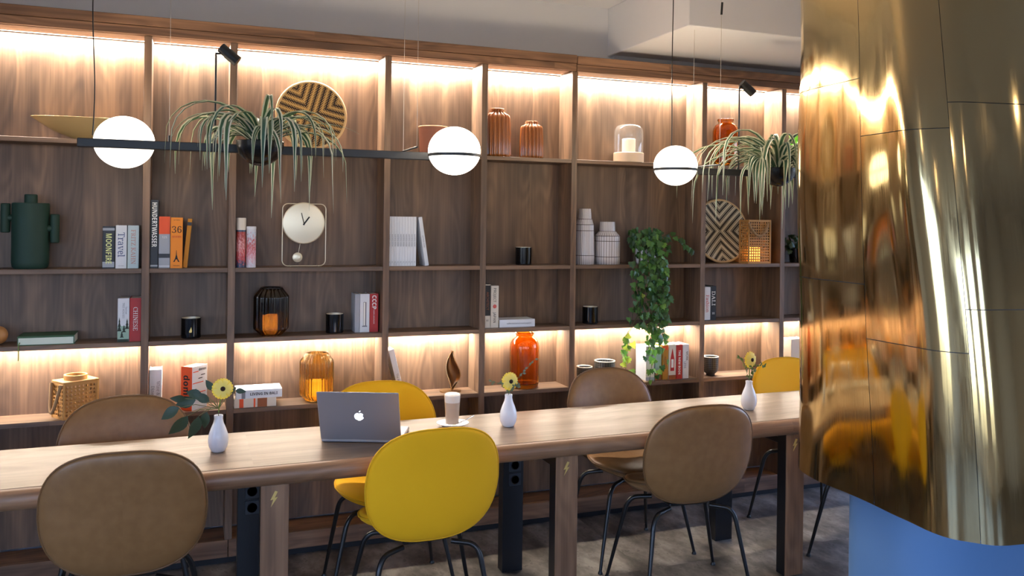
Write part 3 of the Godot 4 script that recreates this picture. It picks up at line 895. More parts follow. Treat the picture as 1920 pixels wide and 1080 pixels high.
func build_vessels() -> void:
	# --- top row
	var o := thing("shallow_bowl", "wide shallow brass bowl on the top shelf behind the left globe", "bowl", Vector3(-0.452, S1, -4.425))
	part(o, "bowl", mb().lathe([Vector2(0, 0), Vector2(0.03, 0), Vector2(0.055, 0.006), Vector2(0.14, 0.04), Vector2(0.19, 0.072), Vector2(0.236, 0.103), Vector2(0.234, 0.105), Vector2(0.185, 0.077), Vector2(0.13, 0.045), Vector2(0.05, 0.012), Vector2(0, 0.008)], 48), mat(rgb8(158, 134, 92), 0.5, 0.3))
	o.scale = Vector3(1, 1, 0.31)
	round_basket("round woven tray with dark chevrons on tan, on top shelf", Vector3(0.585, S1, -4.425), 0.170, rgb8(212, 168, 98), rgb8(42, 26, 18), 0.5)
	o = thing("terracotta_pot", "plain terracotta pot on the top shelf behind the middle globe", "pot", Vector3(1.234, S1, -4.42))
	part(o, "pot", mb().lathe(vlen(wall([Vector2(0, 0), Vector2(0.066, 0), Vector2(0.072, 0.01), Vector2(0.078, 0.148), Vector2(0.076, 0.152)], 0.008)), 40), mat(rgb8(146, 92, 72), 0.7))
	part(o, "pot_rim", mb().lathe([Vector2(0.079, 0.146), Vector2(0.0805, 0.149), Vector2(0.079, 0.152), Vector2(0.07, 0.152)], 40), mat(rgb8(206, 164, 120), 0.6))
	for q in [["tall fluted amber glazed vase, the larger of the two", 1.604, 0.0725, 0.272], ["short fluted amber glazed vase, the smaller of the two", 1.812, 0.0625, 0.213]]:
		o = thing("fluted_vase", q[0], "vase", Vector3(q[1], S1, -4.42), 0, "fluted amber vases")
		var r: float = q[2]
		var h: float = q[3]
		part(o, "vase_body", mb().lathe(wall([Vector2(0, 0), Vector2(r * 0.9, 0), Vector2(r, 0.015), Vector2(r * 0.98, h * 0.5), Vector2(r * 0.93, h * 0.8), Vector2(r * 0.86, h * 0.86), Vector2(r * 0.56, h * 0.905), Vector2(r * 0.5, h * 0.93), Vector2(r * 0.5, h * 0.97)], 0.006), 108, Vector3.ZERO, 18, 0.016), M.amber_glaze)
		part(o, "vase_lip", mb().lathe([Vector2(r * 0.48, h * 0.955), Vector2(r * 0.55, h * 0.965), Vector2(r * 0.56, h * 0.99), Vector2(r * 0.5, h), Vector2(r * 0.42, h * 0.98)], 36), M.amber_glaze)
	o = thing("glass_dome_lantern", "clear glass dome with a white candle on a pale base", "lantern", Vector3(2.432, S1, -4.412))
	part(o, "stone_base", mb().lathe(vlen([Vector2(0, 0), Vector2(0.088, 0), Vector2(0.09, 0.003), Vector2(0.09, 0.054), Vector2(0.086, 0.058), Vector2(0, 0.058)]), 44), mat(rgb8(214, 190, 164), 0.5))
	part(o, "glass_dome", mb().lathe([Vector2(0.086, 0.059), Vector2(0.086, 0.17), Vector2(0.083, 0.196), Vector2(0.07, 0.216), Vector2(0.045, 0.225), Vector2(0, 0.227)], 44), M.clear)
	part(o, "candle", mb().lathe(vlen([Vector2(0, 0.058), Vector2(0.04, 0.058), Vector2(0.04, 0.138), Vector2(0.034, 0.142), Vector2(0, 0.138)]), 30), M.wax)
	part(o, "wick", mb().tube([Vector3(0, 0.136, 0), Vector3(0.001, 0.146, 0), Vector3(0.003, 0.152, 0)], 0.0012, 6), M.ink)
	amber_jar("amber glass jar on the top shelf beside the right spotlight", Vector3(3.118, S1, -4.42), 0.079, 0.297)
	amber_jar("large amber glass vase in the lit lower row", Vector3(1.783, S4, -4.415), 0.084, 0.312)
	# --- second row
	var gm := mat(rgb8(20, 52, 40), 0.62)
	o = thing("handled_vase", "dark green matt vase with two block handles and a cap", "vase", Vector3(-0.68, S2, -4.425))
	part(o, "vase_body", mb().lathe(vlen([Vector2(0, 0), Vector2(0.066, 0), Vector2(0.074, 0.01), Vector2(0.077, 0.03), Vector2(0.0775, 0.296), Vector2(0.074, 0.302), Vector2(0, 0.302)]), 48), gm)
	part(o, "neck", mb().lathe(vlen([Vector2(0.026, 0.30), Vector2(0.027, 0.303), Vector2(0.027, 0.338), Vector2(0.024, 0.342), Vector2(0, 0.342)]), 30, Vector3(0.0, 0, 0)), gm)
	for s in [-1.0, 1.0]:
		var y0 := 0.165 if s < 0 else 0.118
		part(o, "handle", mb().lathe([Vector2(0, 0), Vector2(0.016, 0), Vector2(0.02, 0.005), Vector2(0.02, 0.128), Vector2(0.017, 0.134), Vector2(0, 0.134)], 26, Vector3(s * 0.1, y0, 0.01)), gm)
		part(o, "handle_joint", mb().tube([Vector3(s * 0.07, y0 + 0.067, 0.01), Vector3(s * 0.1, y0 + 0.067, 0.01)], 0.017, 14), gm)
	for q in [["slim printed tin with cream cap against the divider", 0.243, 0.0235, 0.245, rgb8(214, 204, 190), [rgb8(30, 62, 92), rgb8(196, 70, 66), rgb8(214, 150, 146), rgb8(160, 52, 44)], 0.05], ["shorter printed tin with white lid and pink marks", 0.292, 0.0235, 0.203, rgb8(216, 216, 220), [rgb8(206, 206, 212), rgb8(214, 160, 170), rgb8(190, 92, 92), rgb8(196, 200, 210)], 0.03]]:
		o = thing("printed_tin", q[1 - 1], "tin", Vector3(q[1], S2, -4.365), 0, "printed tins")
		var cap: float = 0.06 if q[3] > 0.22 else 0.014
		var body: float = q[3] - cap
		part(o, "tin_body", mb().lathe(vlen([Vector2(0, 0), Vector2(q[2] * 0.97, 0), Vector2(q[2], 0.002), Vector2(q[2], body)]), 28), tin_print(q[5]))
		part(o, "tin_cap", mb().lathe(vlen([Vector2(q[2] * 0.9, body), Vector2(q[2] * 1.02, body), Vector2(q[2] * 1.02, q[3] - 0.003), Vector2(q[2] * 0.96, q[3]), Vector2(0, q[3])]), 28), mat(q[4], 0.45))
	clock()
	candle_jar("black candle jar alone on the second shelf", 1.772, S2, -4.42)
	candle_jar("black candle jar with gold flame mark, left, third shelf", 0.018, S3, -4.42, true)
	candle_jar("black candle jar between the smoky lantern and the books", 0.717, S3, -4.42)
	candle_jar("black candle jar on the third shelf beside the ivy", 2.196, S3, -4.42)
	ribbed_vase("tall white bottle vase with brown lines", Vector3(2.152, S2, -4.415), [[0.0, 0.058], [0.052, 0.058], [0.052, 0.0575], [0.195, 0.053], [0.195, 0.0525], [0.23, 0.0515], [0.23, 0.051], [0.262, 0.041], [0.262, 0.0385], [0.322, 0.034]])
	ribbed_vase("short white jug vase with brown lines", Vector3(2.299, S2, -4.415), [[0.0, 0.075], [0.044, 0.075], [0.044, 0.0745], [0.135, 0.075], [0.135, 0.0745], [0.165, 0.074], [0.165, 0.0735], [0.192, 0.05], [0.192, 0.0465], [0.248, 0.0435]])
	round_basket("round woven tray, black and cream zigzags, behind cane lantern", Vector3(3.118, S2, -4.466), 0.192, rgb8(226, 212, 182), rgb8(34, 26, 20), 0.0)
	cane_lantern("tall cane lantern with rope handle and glowing candle", Vector3(3.315, S2, -4.375), Vector3(0.17, 0.272, 0.1), 0.0, true)
	cane_lantern("square cane lantern with round collar, left on lit shelf", Vector3(-0.485, S4, -4.412), Vector3(0.165, 0.165, 0.115), deg_to_rad(32), false)
	# --- third row
	o = thing("wooden_ball", "turned wooden ball at the left edge of the third shelf", "ornament", Vector3(-0.803, S3, -4.40))
	part(o, "ball", mb().lathe(ball(0.042, 0.045), 30), mat(rgb8(184, 128, 74), 0.5))
	part(o, "stalk", mb().tube([Vector3(0, 0.084, 0), Vector3(0.002, 0.1, 0.001), Vector3(0.006, 0.108, 0.002)], 0.003, 6), M.ink)
	ribbed_lantern("smoky glass lantern with a lit candle, third shelf", Vector3(0.397, S3, -4.413), 0.083, 0.238, M.smoke, true, 16)
	ribbed_lantern("honey-coloured ribbed glass lantern with a lit candle", Vector3(0.627, S4, -4.415), 0.082, 0.246, M.honey, false, 28)
	# --- fourth row
	var weave := picture(64, 64, func(x: int, y: int) -> Color:
		return rgb8(176, 170, 160) if (x % 16 < 1 or y % 16 < 1) and (x * 7 + y * 3) % 11 > 2 else rgb8(38, 36, 34))
	for q in [["small dark grid-patterned cup, left of the larger one", 2.176, 0.046, 0.09, -4.445], ["wide dark grid-patterned cup behind the brown chair", 2.308, 0.061, 0.118, -4.445], ["dark grid-patterned cup on a foot, right of the divider", 3.022, 0.049, 0.115, -4.41]]:
		o = thing("dark_cup", q[0], "cup", Vector3(q[1], S4, q[4]), 0, "dark patterned cups")
		var m := mat(Color.WHITE, 0.35)
		m.albedo_texture = weave
		m.uv1_scale = Vector3(6, 22, 1)
		var r: float = q[2]
		var h: float = q[3]
		part(o, "cup_body", mb().lathe([Vector2(0, 0), Vector2(r * 0.55, 0), Vector2(r * 0.55, 0.01), Vector2(r * 0.95, 0.03), Vector2(r, 0.045), Vector2(r, h), Vector2(r - 0.005, h), Vector2(r - 0.006, 0.05), Vector2(0, 0.035)], 36), m)
		part(o, "cup_rim", mb().lathe([Vector2(r - 0.006, h - 0.002), Vector2(r + 0.0015, h - 0.002), Vector2(r + 0.0015, h + 0.003), Vector2(r - 0.006, h + 0.003), Vector2(r - 0.006, h - 0.002)], 36), mat(rgb8(190, 186, 178), 0.3, 0.6))
	o = thing("bronze_sculpture", "curled bronze leaf sculpture on a disc behind the coffee", "sculpture", Vector3(1.35, S4, -4.42))
	part(o, "sculpture_base", mb().lathe(vlen([Vector2(0, 0), Vector2(0.058, 0), Vector2(0.058, 0.006), Vector2(0, 0.008)]), 32), mat(rgb8(150, 118, 84), 0.35, 0.8))
	var rows := []
	for i in 22:
		var t := i / 21.0
		var w := 0.034 * sin(PI * pow(t, 0.75)) + 0.004
		var cxx := 0.014 * sin(t * 5.2 + 0.4) + 0.016 * t
		var row := PackedVector3Array()
		for j in 9:
			var a := (j / 8.0 - 0.5) * 2.0
			row.append(Vector3(cxx + a * w * cos(t * 2.0 - 0.9), 0.008 + t * 0.215, 0.022 * (a * a - 0.4) + a * w * sin(t * 2.0 - 0.9)))
		rows.append(row)
	var back := []
	for row in rows:
		var q := PackedVector3Array()
		for p in row: q.append(p + Vector3(0.0, 0.0, -0.004))
		q.reverse(); back.append(q)
	part(o, "leaf_form", mb().grid(rows).grid(back), mat(rgb8(150, 112, 78), 0.28, 0.9))
	part(o, "leaf_edge", mb().tube(rows.map(func(r): return r[8]), 0.0025, 6), mat(rgb8(214, 180, 130), 0.25, 0.9))
	part(o, "leaf_edge", mb().tube(rows.map(func(r): return r[0]), 0.0025, 6), mat(rgb8(214, 180, 130), 0.25, 0.9))


func ball(r: float, cy: float, squash := 1.0, n := 18) -> Array:
	var p := []
	for k in n + 1:
		var a := -PI / 2 + PI * k / n
		p.append(Vector2(r * cos(a), cy + r * squash * sin(a)))
	p[0].x = 0.0; p[n].x = 0.0
	return p


func tin_print(cs: Array) -> StandardMaterial3D:
	var f := noise(int(cs[0].r * 900), 0.09, 2)
	var m := mat(Color.WHITE, 0.3)
	m.albedo_texture = picture(96, 96, func(x: int, y: int) -> Color:
		var k := f.get_noise_2d(x * 2.0, y) * 1.6
		var band: int = clampi(int(3.9 * y / 96.0 + k * 0.8), 0, 3)
		return cs[band])
	m.uv1_scale = Vector3(2, 5, 1)
	return m


func amber_jar(label: String, at: Vector3, r: float, h: float) -> void:
	var o := thing("amber_jar", label, "jar", at, 0, "amber glass jars")
	var outer := [Vector2(0, 0), Vector2(r * 0.8, 0), Vector2(r * 0.93, 0.006), Vector2(r, 0.03), Vector2(r, h * 0.72), Vector2(r * 0.95, h * 0.8), Vector2(r * 0.8, h * 0.87), Vector2(r * 0.58, h * 0.905), Vector2(r * 0.56, h * 0.94), Vector2(r * 0.64, h * 0.965), Vector2(r * 0.64, h * 0.99), Vector2(r * 0.58, h)]
	var p := outer.duplicate()
	for k in range(outer.size() - 2, 2, -1):
		p.append(Vector2(outer[k].x - 0.006, outer[k].y))
	p.append(Vector2(r * 0.8, 0.024)); p.append(Vector2(0, 0.02))
	part(o, "jar_body", mb().lathe(p, 48), M.amber)


func ribbed_vase(label: String, at: Vector3, prof: Array) -> void:
	var o := thing("lined_vase", label, "vase", at, 0, "white lined vases")
	var n := 30
	var rows := []
	var cols := []
	var white := Color(0.62, 0.58, 0.57)
	var line := Color(0.10, 0.06, 0.045)
	var pts := [Vector2(0.0, 0.0)]
	for q in prof: pts.append(Vector2(q[1], q[0]))
	var top: Vector2 = pts[-1]
	pts.append(Vector2(top.x - 0.006, top.y)); pts.append(Vector2(top.x - 0.006, top.y - 0.05)); pts.append(Vector2(0, top.y - 0.05))
	for i in pts.size():
		var row := PackedVector3Array()
		var cr := PackedColorArray()
		for j in n * 6:
			var a := TAU * j / (n * 6)
			var groove: bool = j % 6 == 0
			var r: float = maxf(0.0, pts[i].x - (0.0012 if groove and pts[i].x > 0.02 else 0.0))
			row.append(Vector3(r * cos(a), pts[i].y, -r * sin(a)))
			cr.append(line if groove else white)
		rows.append(row); cols.append(cr)
	part(o, "vase_body", mb().grid(rows, true, cols), M.glaze)
	for k in range(1, prof.size() - 1):
		if absf(prof[k][0] - prof[k + 1][0]) < 1e-4:
			var r: float = maxf(prof[k][1], prof[k + 1][1])
			part(o, "painted_line", mb().lathe([Vector2(r - 0.004, prof[k][0] - 0.0016), Vector2(r + 0.0004, prof[k][0] - 0.0016), Vector2(r + 0.0004, prof[k][0] + 0.0016), Vector2(r - 0.004, prof[k][0] + 0.0016)], 48), mat(rgb8(72, 48, 38), 0.5))


func round_basket(label: String, at: Vector3, r: float, c0: Color, c1: Color, turn: float) -> void:
	var o := thing("round_basket", label, "basket", at, 0, "round woven trays")
	# stands on its rim, leaning back
	var tex := picture(256, 256, func(x: int, y: int) -> Color:
		var u := (x - 128) / 128.0
		var w := (y - 128) / 128.0
		var a := u * cos(turn) - w * sin(turn)
		var b := u * sin(turn) + w * cos(turn)
		var d := (absf(b) - absf(a)) * 3.7
		var jag := 0.12 * (1.0 if (int(x / 4.0) + int(y / 4.0)) % 2 else -1.0)
		var k := fposmod(d + jag, 1.0) < 0.44
		var strand := 0.86 + 0.14 * sin(x * TAU / 8.0) * sin(y * TAU / 8.0)
		var c := c1 if k else c0
		return Color(c.r * strand, c.g * strand, c.b * strand))
	var m := mat(Color.WHITE, 0.75)
	m.albedo_texture = tex
	var rows := []
	var uvs := []
	for k in 9:
		var q := r * 0.985 * k / 8.0
		var row := PackedVector3Array(); var ur := PackedVector2Array()
		for j in 49:
			var a := TAU * j / 48
			var p := Vector3(q * cos(a), q * sin(a), 0.018 * pow(k / 8.0, 3.0))
			if j < 48: row.append(p)
			ur.append(Vector2(0.5 + p.x / r / 2.03, 0.5 - p.y / r / 2.03))
		rows.push_front(row); uvs.push_front(ur)
	var tilt := Vector3(-0.13, 0, 0)
	var c := Vector3(0, r * cos(0.13) + 0.008, 0.0)
	var face := part(o, "woven_face", mb().grid(rows, true, [], uvs), m, c, tilt)
	var back := []
	for k in 9:
		var row := PackedVector3Array()
		for j in 48:
			row.append(rows[k][47 - j] + Vector3(0, 0, -0.006))
		back.append(row)
	part(o, "tray_back", mb().grid(back, true), mat(rgb8(170, 126, 74), 0.8), c, tilt)
	var path := []
	for j in 56:
		var a := TAU * j / 56
		path.append(Vector3(r * cos(a), r * sin(a), 0.012))
	part(o, "tray_rim", mb().tube(path, 0.006, 8, true, 1.9), mat(rgb8(196, 164, 118), 0.65), c, tilt)


func cane_lantern(label: String, at: Vector3, size: Vector3, turn: float, tall: bool) -> void:
	var o := thing("cane_lantern", label, "lantern", at, turn, "cane lanterns")
	var h := size / 2
	# frame posts and rails
	for sx in [-1.0, 1.0]:
		for sz in [-1.0, 1.0]:
			part(o, "corner_post", mb().box(Vector3(sx * (h.x - 0.005), h.y, sz * (h.z - 0.005)), Vector3(0.01, size.y, 0.01), 0.002), M.rattan)
	part(o, "floor_board", mb().box(Vector3(0, 0.005, 0), Vector3(size.x - 0.02, 0.01, size.z - 0.02)), M.rattan)
	for f in 4:
		var w: float = (size.x if f % 2 == 0 else size.z) - 0.02
		var b := mb()
		var nv := int(w / 0.0165)
		for k in nv + 1:
			b.box(Vector3(-w / 2 + w * k / nv, h.y, 0), Vector3(0.007, size.y - 0.02, 0.002))
		var nh := int((size.y - 0.02) / 0.0165)
		for k in nh + 1:
			b.box(Vector3(0, 0.01 + (size.y - 0.02) * k / nh, 0.0012), Vector3(w, 0.007, 0.002))
		b.box(Vector3(0, 0.006, 0), Vector3(w, 0.012, 0.008))
		b.box(Vector3(0, size.y - 0.006, 0), Vector3(w, 0.012, 0.008))
		var d: float = (h.z if f % 2 == 0 else h.x) - 0.006
		var a := f * PI / 2
		part(o, "cane_panel", b, M.rattan, Vector3(sin(a) * d, 0, cos(a) * d), Vector3(0, a, 0))
	if tall:
		part(o, "candle", mb().lathe(vlen([Vector2(0.034, 0.01), Vector2(0.036, 0.01), Vector2(0.036, 0.095), Vector2(0.03, 0.1), Vector2(0, 0.096)]), 26), M.wax_lit)
		lamp_omni(o, Vector3(0, 0.06, 0), Color(1, 0.8, 0.42), 0.012, 0.008)
	else:
		part(o, "top_board", mb().box(Vector3(0, size.y + 0.004, 0), Vector3(size.x, 0.008, size.z), 0.002), M.rattan)
		part(o, "collar", mb().lathe(vlen([Vector2(0.042, size.y + 0.008), Vector2(0.05, size.y + 0.008), Vector2(0.05, size.y + 0.03), Vector2(0.042, size.y + 0.03), Vector2(0.042, size.y + 0.008)]), 30), M.rattan)
		part(o, "collar_well", mb().lathe(vlen([Vector2(0, size.y + 0.0085), Vector2(0.0425, size.y + 0.0085), Vector2(0.0425, size.y + 0.011), Vector2(0, size.y + 0.011)]), 30), M.soil)
	var path := []
	for k in 22:
		var t := k / 21.0
		if tall:
			path.append(Vector3(lerpf(-h.x - 0.004, h.x * 0.65, t), size.y * 0.93 - 0.082 * pow(sin(PI * t), 0.7), h.z + 0.006 + 0.012 * sin(PI * t)))
		else:
			path.append(Vector3(-h.x - 0.006 - 0.02 * sin(PI * t), size.y * 0.98 - 0.13 * sin(PI * t), lerpf(-h.z * 0.8, h.z * 0.8, t)))
	part(o, "rope_handle", mb().tube(path, 0.008, 8), M.rope)


func ribbed_lantern(label: String, at: Vector3, r: float, h: float, gm: Material, faceted: bool, ribs: int) -> void:
	var o := thing("glass_lantern", label, "lantern", at, 0, "ribbed glass lanterns")
	var outer := [Vector2(0, 0.0), Vector2(r * 0.55, 0.0), Vector2(r * 0.62, 0.004), Vector2(r * 0.98, h * 0.14), Vector2(r, h * 0.18), Vector2(r, h * 0.8), Vector2(r * 0.98, h * 0.835), Vector2(r * 0.66, h * 0.98), Vector2(r * 0.62, h)]
	var p := outer.duplicate()
	for k in range(outer.size() - 1, 1, -1):
		p.append(Vector2(outer[k].x - 0.0045, maxf(outer[k].y, 0.008)))
	p.append(Vector2(0, 0.008))
	part(o, "glass_body", mb().lathe(vlen(p), ribs * 6, Vector3.ZERO, ribs, 0.011), gm)
	part(o, "candle", mb().lathe(vlen([Vector2(0.034, 0.0085), Vector2(0.036, 0.0085), Vector2(0.036, 0.1), Vector2(0.03, 0.105), Vector2(0, 0.1)]), 28), M.wax_lit)
	if faceted:
		part(o, "lip_ring", mb().lathe([Vector2(r * 0.58, h - 0.002), Vector2(r * 0.66, h - 0.002), Vector2(r * 0.66, h + 0.004), Vector2(r * 0.58, h + 0.004), Vector2(r * 0.58, h - 0.002)], 40), M.black_gloss)
	lamp_omni(o, Vector3(0, 0.06, 0), Color(1, 0.8, 0.42), 0.012, 0.008)


func clock() -> void:
	var o := thing("pendulum_clock", "gold disc clock in a thin wire frame with pendulum", "clock", Vector3(0.556, S2, -4.42))
	var path := []
	var w := 0.109
	var h := 0.318
	var rr := 0.028
	for q in [[w - rr, h - rr, 0.0], [-w + rr, h - rr, PI / 2], [-w + rr, rr, PI], [w - rr, rr, PI * 1.5]]:
		for k in 7:
			var a: float = q[2] + PI / 2 * k / 6.0
			path.append(Vector3(q[0] + rr * cos(a), q[1] + rr * sin(a) + 0.003, 0))
	part(o, "wire_frame", mb().tube(path, 0.0024, 8, true), M.gold_soft)
	for s in [-1.0, 1.0]:
		part(o, "frame_foot", mb().tube([Vector3(s * 0.07, 0.003, -0.03), Vector3(s * 0.07, 0.003, 0.03)], 0.0022, 8), M.gold_soft)
	var d := part(o, "dial", mb().lathe([Vector2(0, -0.006), Vector2(0.1, -0.006), Vector2(0.1065, -0.003), Vector2(0.1065, 0.001), Vector2(0.1, 0.003), Vector2(0, 0.012)], 64), M.gold_soft, Vector3(-0.003, 0.222, 0.004), Vector3(PI / 2, 0, 0))
	part(o, "hour_hand", mb().box(Vector3(0, 0.019, 0), Vector3(0.007, 0.052, 0.002), 0.0008), M.ink, Vector3(-0.003, 0.218, 0.0185), Vector3(0, 0, deg_to_rad(-36)))
	part(o, "minute_hand", mb().box(Vector3(0, 0.026, 0), Vector3(0.004, 0.064, 0.002), 0.0008), M.ink, Vector3(-0.003, 0.218, 0.0205), Vector3(0, 0, deg_to_rad(14)))
	var pend := part(o, "pendulum_bob", mb().lathe([Vector2(0, -0.003), Vector2(0.024, -0.003), Vector2(0.025, 0.0), Vector2(0.024, 0.003), Vector2(0, 0.004)], 32), M.gold_soft, Vector3(-0.032, 0.046, -0.004), Vector3(PI / 2, 0, 0))
	part(o, "pendulum_rod", mb().tube([Vector3(-0.003, 0.22, -0.005), Vector3(-0.03, 0.05, -0.005)], 0.0012, 6), M.gold_soft)


# ---------------------------------------------------------------- plants
# a strap leaf along a path: cream edges, green middle; returned with its base at the origin
func strap(path: Array, w: float, green: Color, cream: Color) -> MB:
	var n := path.size()
	var rows := []
	var cols := []
	var side := Vector3.ZERO
	for k in n:
		var t: Vector3 = (path[mini(k + 1, n - 1)] - path[maxi(k - 1, 0)]).normalized()
		if k == 0:
			side = t.cross(Vector3.UP)
			if side.length() < 0.1: side = Vector3.RIGHT
		side = (side - t * side.dot(t)).normalized()
		var f := float(k) / (n - 1)
		var hw := w / 2 * (0.75 + 0.5 * sin(PI * minf(f * 1.3, 1.0))) * (1.0 - pow(f, 3.0)) + 0.0004
		var up := side.cross(t)
		var row := PackedVector3Array()
		var cr := PackedColorArray()
		for q in [[-1.0, cream], [-0.5, cream], [-0.5, green], [0.0, green], [0.5, green], [0.5, cream], [1.0, cream]]:
			row.append(path[k] + side * hw * q[0] + up * hw * 0.45 * absf(q[0]))
			cr.append(q[1])
		rows.append(row); cols.append(cr)
	return mb().grid(rows, false, cols)


func arc(az: float, el: float, length: float, drop: float, curl: float) -> Array:   # a stem that starts at el above the horizon and bends down under its weight
	var p := Vector3.ZERO
	var out := [p]
	var n := 13
	var a := el
	var z := az
	for k in n:
		var d := Vector3(cos(a) * cos(z), sin(a), cos(a) * sin(z))
		p += d * length / n
		out.append(p)
		a = maxf(a - drop * (0.5 + 1.1 * float(k) / n), -1.52)
		z += curl
	return out


func spider_plant(label: String, at: Vector3, count: int, seed_: int, reach: float, extra: Array) -> void:
	rng.seed = seed_
	var o := thing("spider_plant", label, "plant", at, 0, "hanging spider plants")
	for k in count:
		var az := TAU * k / count * 3.0 + rng.randf_range(-0.9, 0.9)
		var young := k % 5 == 0
		var el := rng.randf_range(0.9, 1.35) if young else rng.randf_range(0.5, 1.25)
		var length := reach * (rng.randf_range(0.42, 0.62) if young else rng.randf_range(0.6, 1.3))
		var path := arc(az, el, length, rng.randf_range(0.12, 0.22) if young else rng.randf_range(0.2, 0.42), rng.randf_range(-0.13, 0.13))
		var g := Color(0.03, 0.10, 0.06).lerp(Color(0.08, 0.16, 0.08), rng.randf())
		var cr := Color(0.60, 0.62, 0.46).lerp(Color(0.80, 0.80, 0.68), rng.randf())
		part(o, "leaf", strap(path, rng.randf_range(0.017, 0.027), g, cr), M.leaf, Vector3(cos(az) * 0.025, rng.randf_range(-0.01, 0.01), sin(az) * 0.025))
	for e in extra:   # az, el, length, drop, curl, width
		part(o, "leaf", strap(arc(e[0], e[1], e[2], e[3], e[4]), e[5], Color(0.04, 0.12, 0.09), Color(0.62, 0.66, 0.52)), M.leaf)


func ivy_leaf(s: float) -> MB:
	var b := mb()
	var pts := [Vector2(0, 0), Vector2(0.42, -0.12), Vector2(0.52, 0.22), Vector2(0.34, 0.42), Vector2(0.46, 0.62), Vector2(0.2, 0.68), Vector2(0.0, 1.05), Vector2(-0.2, 0.68), Vector2(-0.46, 0.62), Vector2(-0.34, 0.42), Vector2(-0.52, 0.22), Vector2(-0.42, -0.12)]
	var c := Vector3(0, 0.38 * s, 0.0)
	var rows0 := PackedVector3Array()
	var rows1 := PackedVector3Array()
	for p in pts:
		rows1.append(Vector3(p.x * s, p.y * s, -absf(p.x) * 0.35 * s - 0.12 * s * p.y))
		rows0.append(c)
	rows0.reverse(); rows1.reverse()
	return b.grid([rows1, rows0], true)


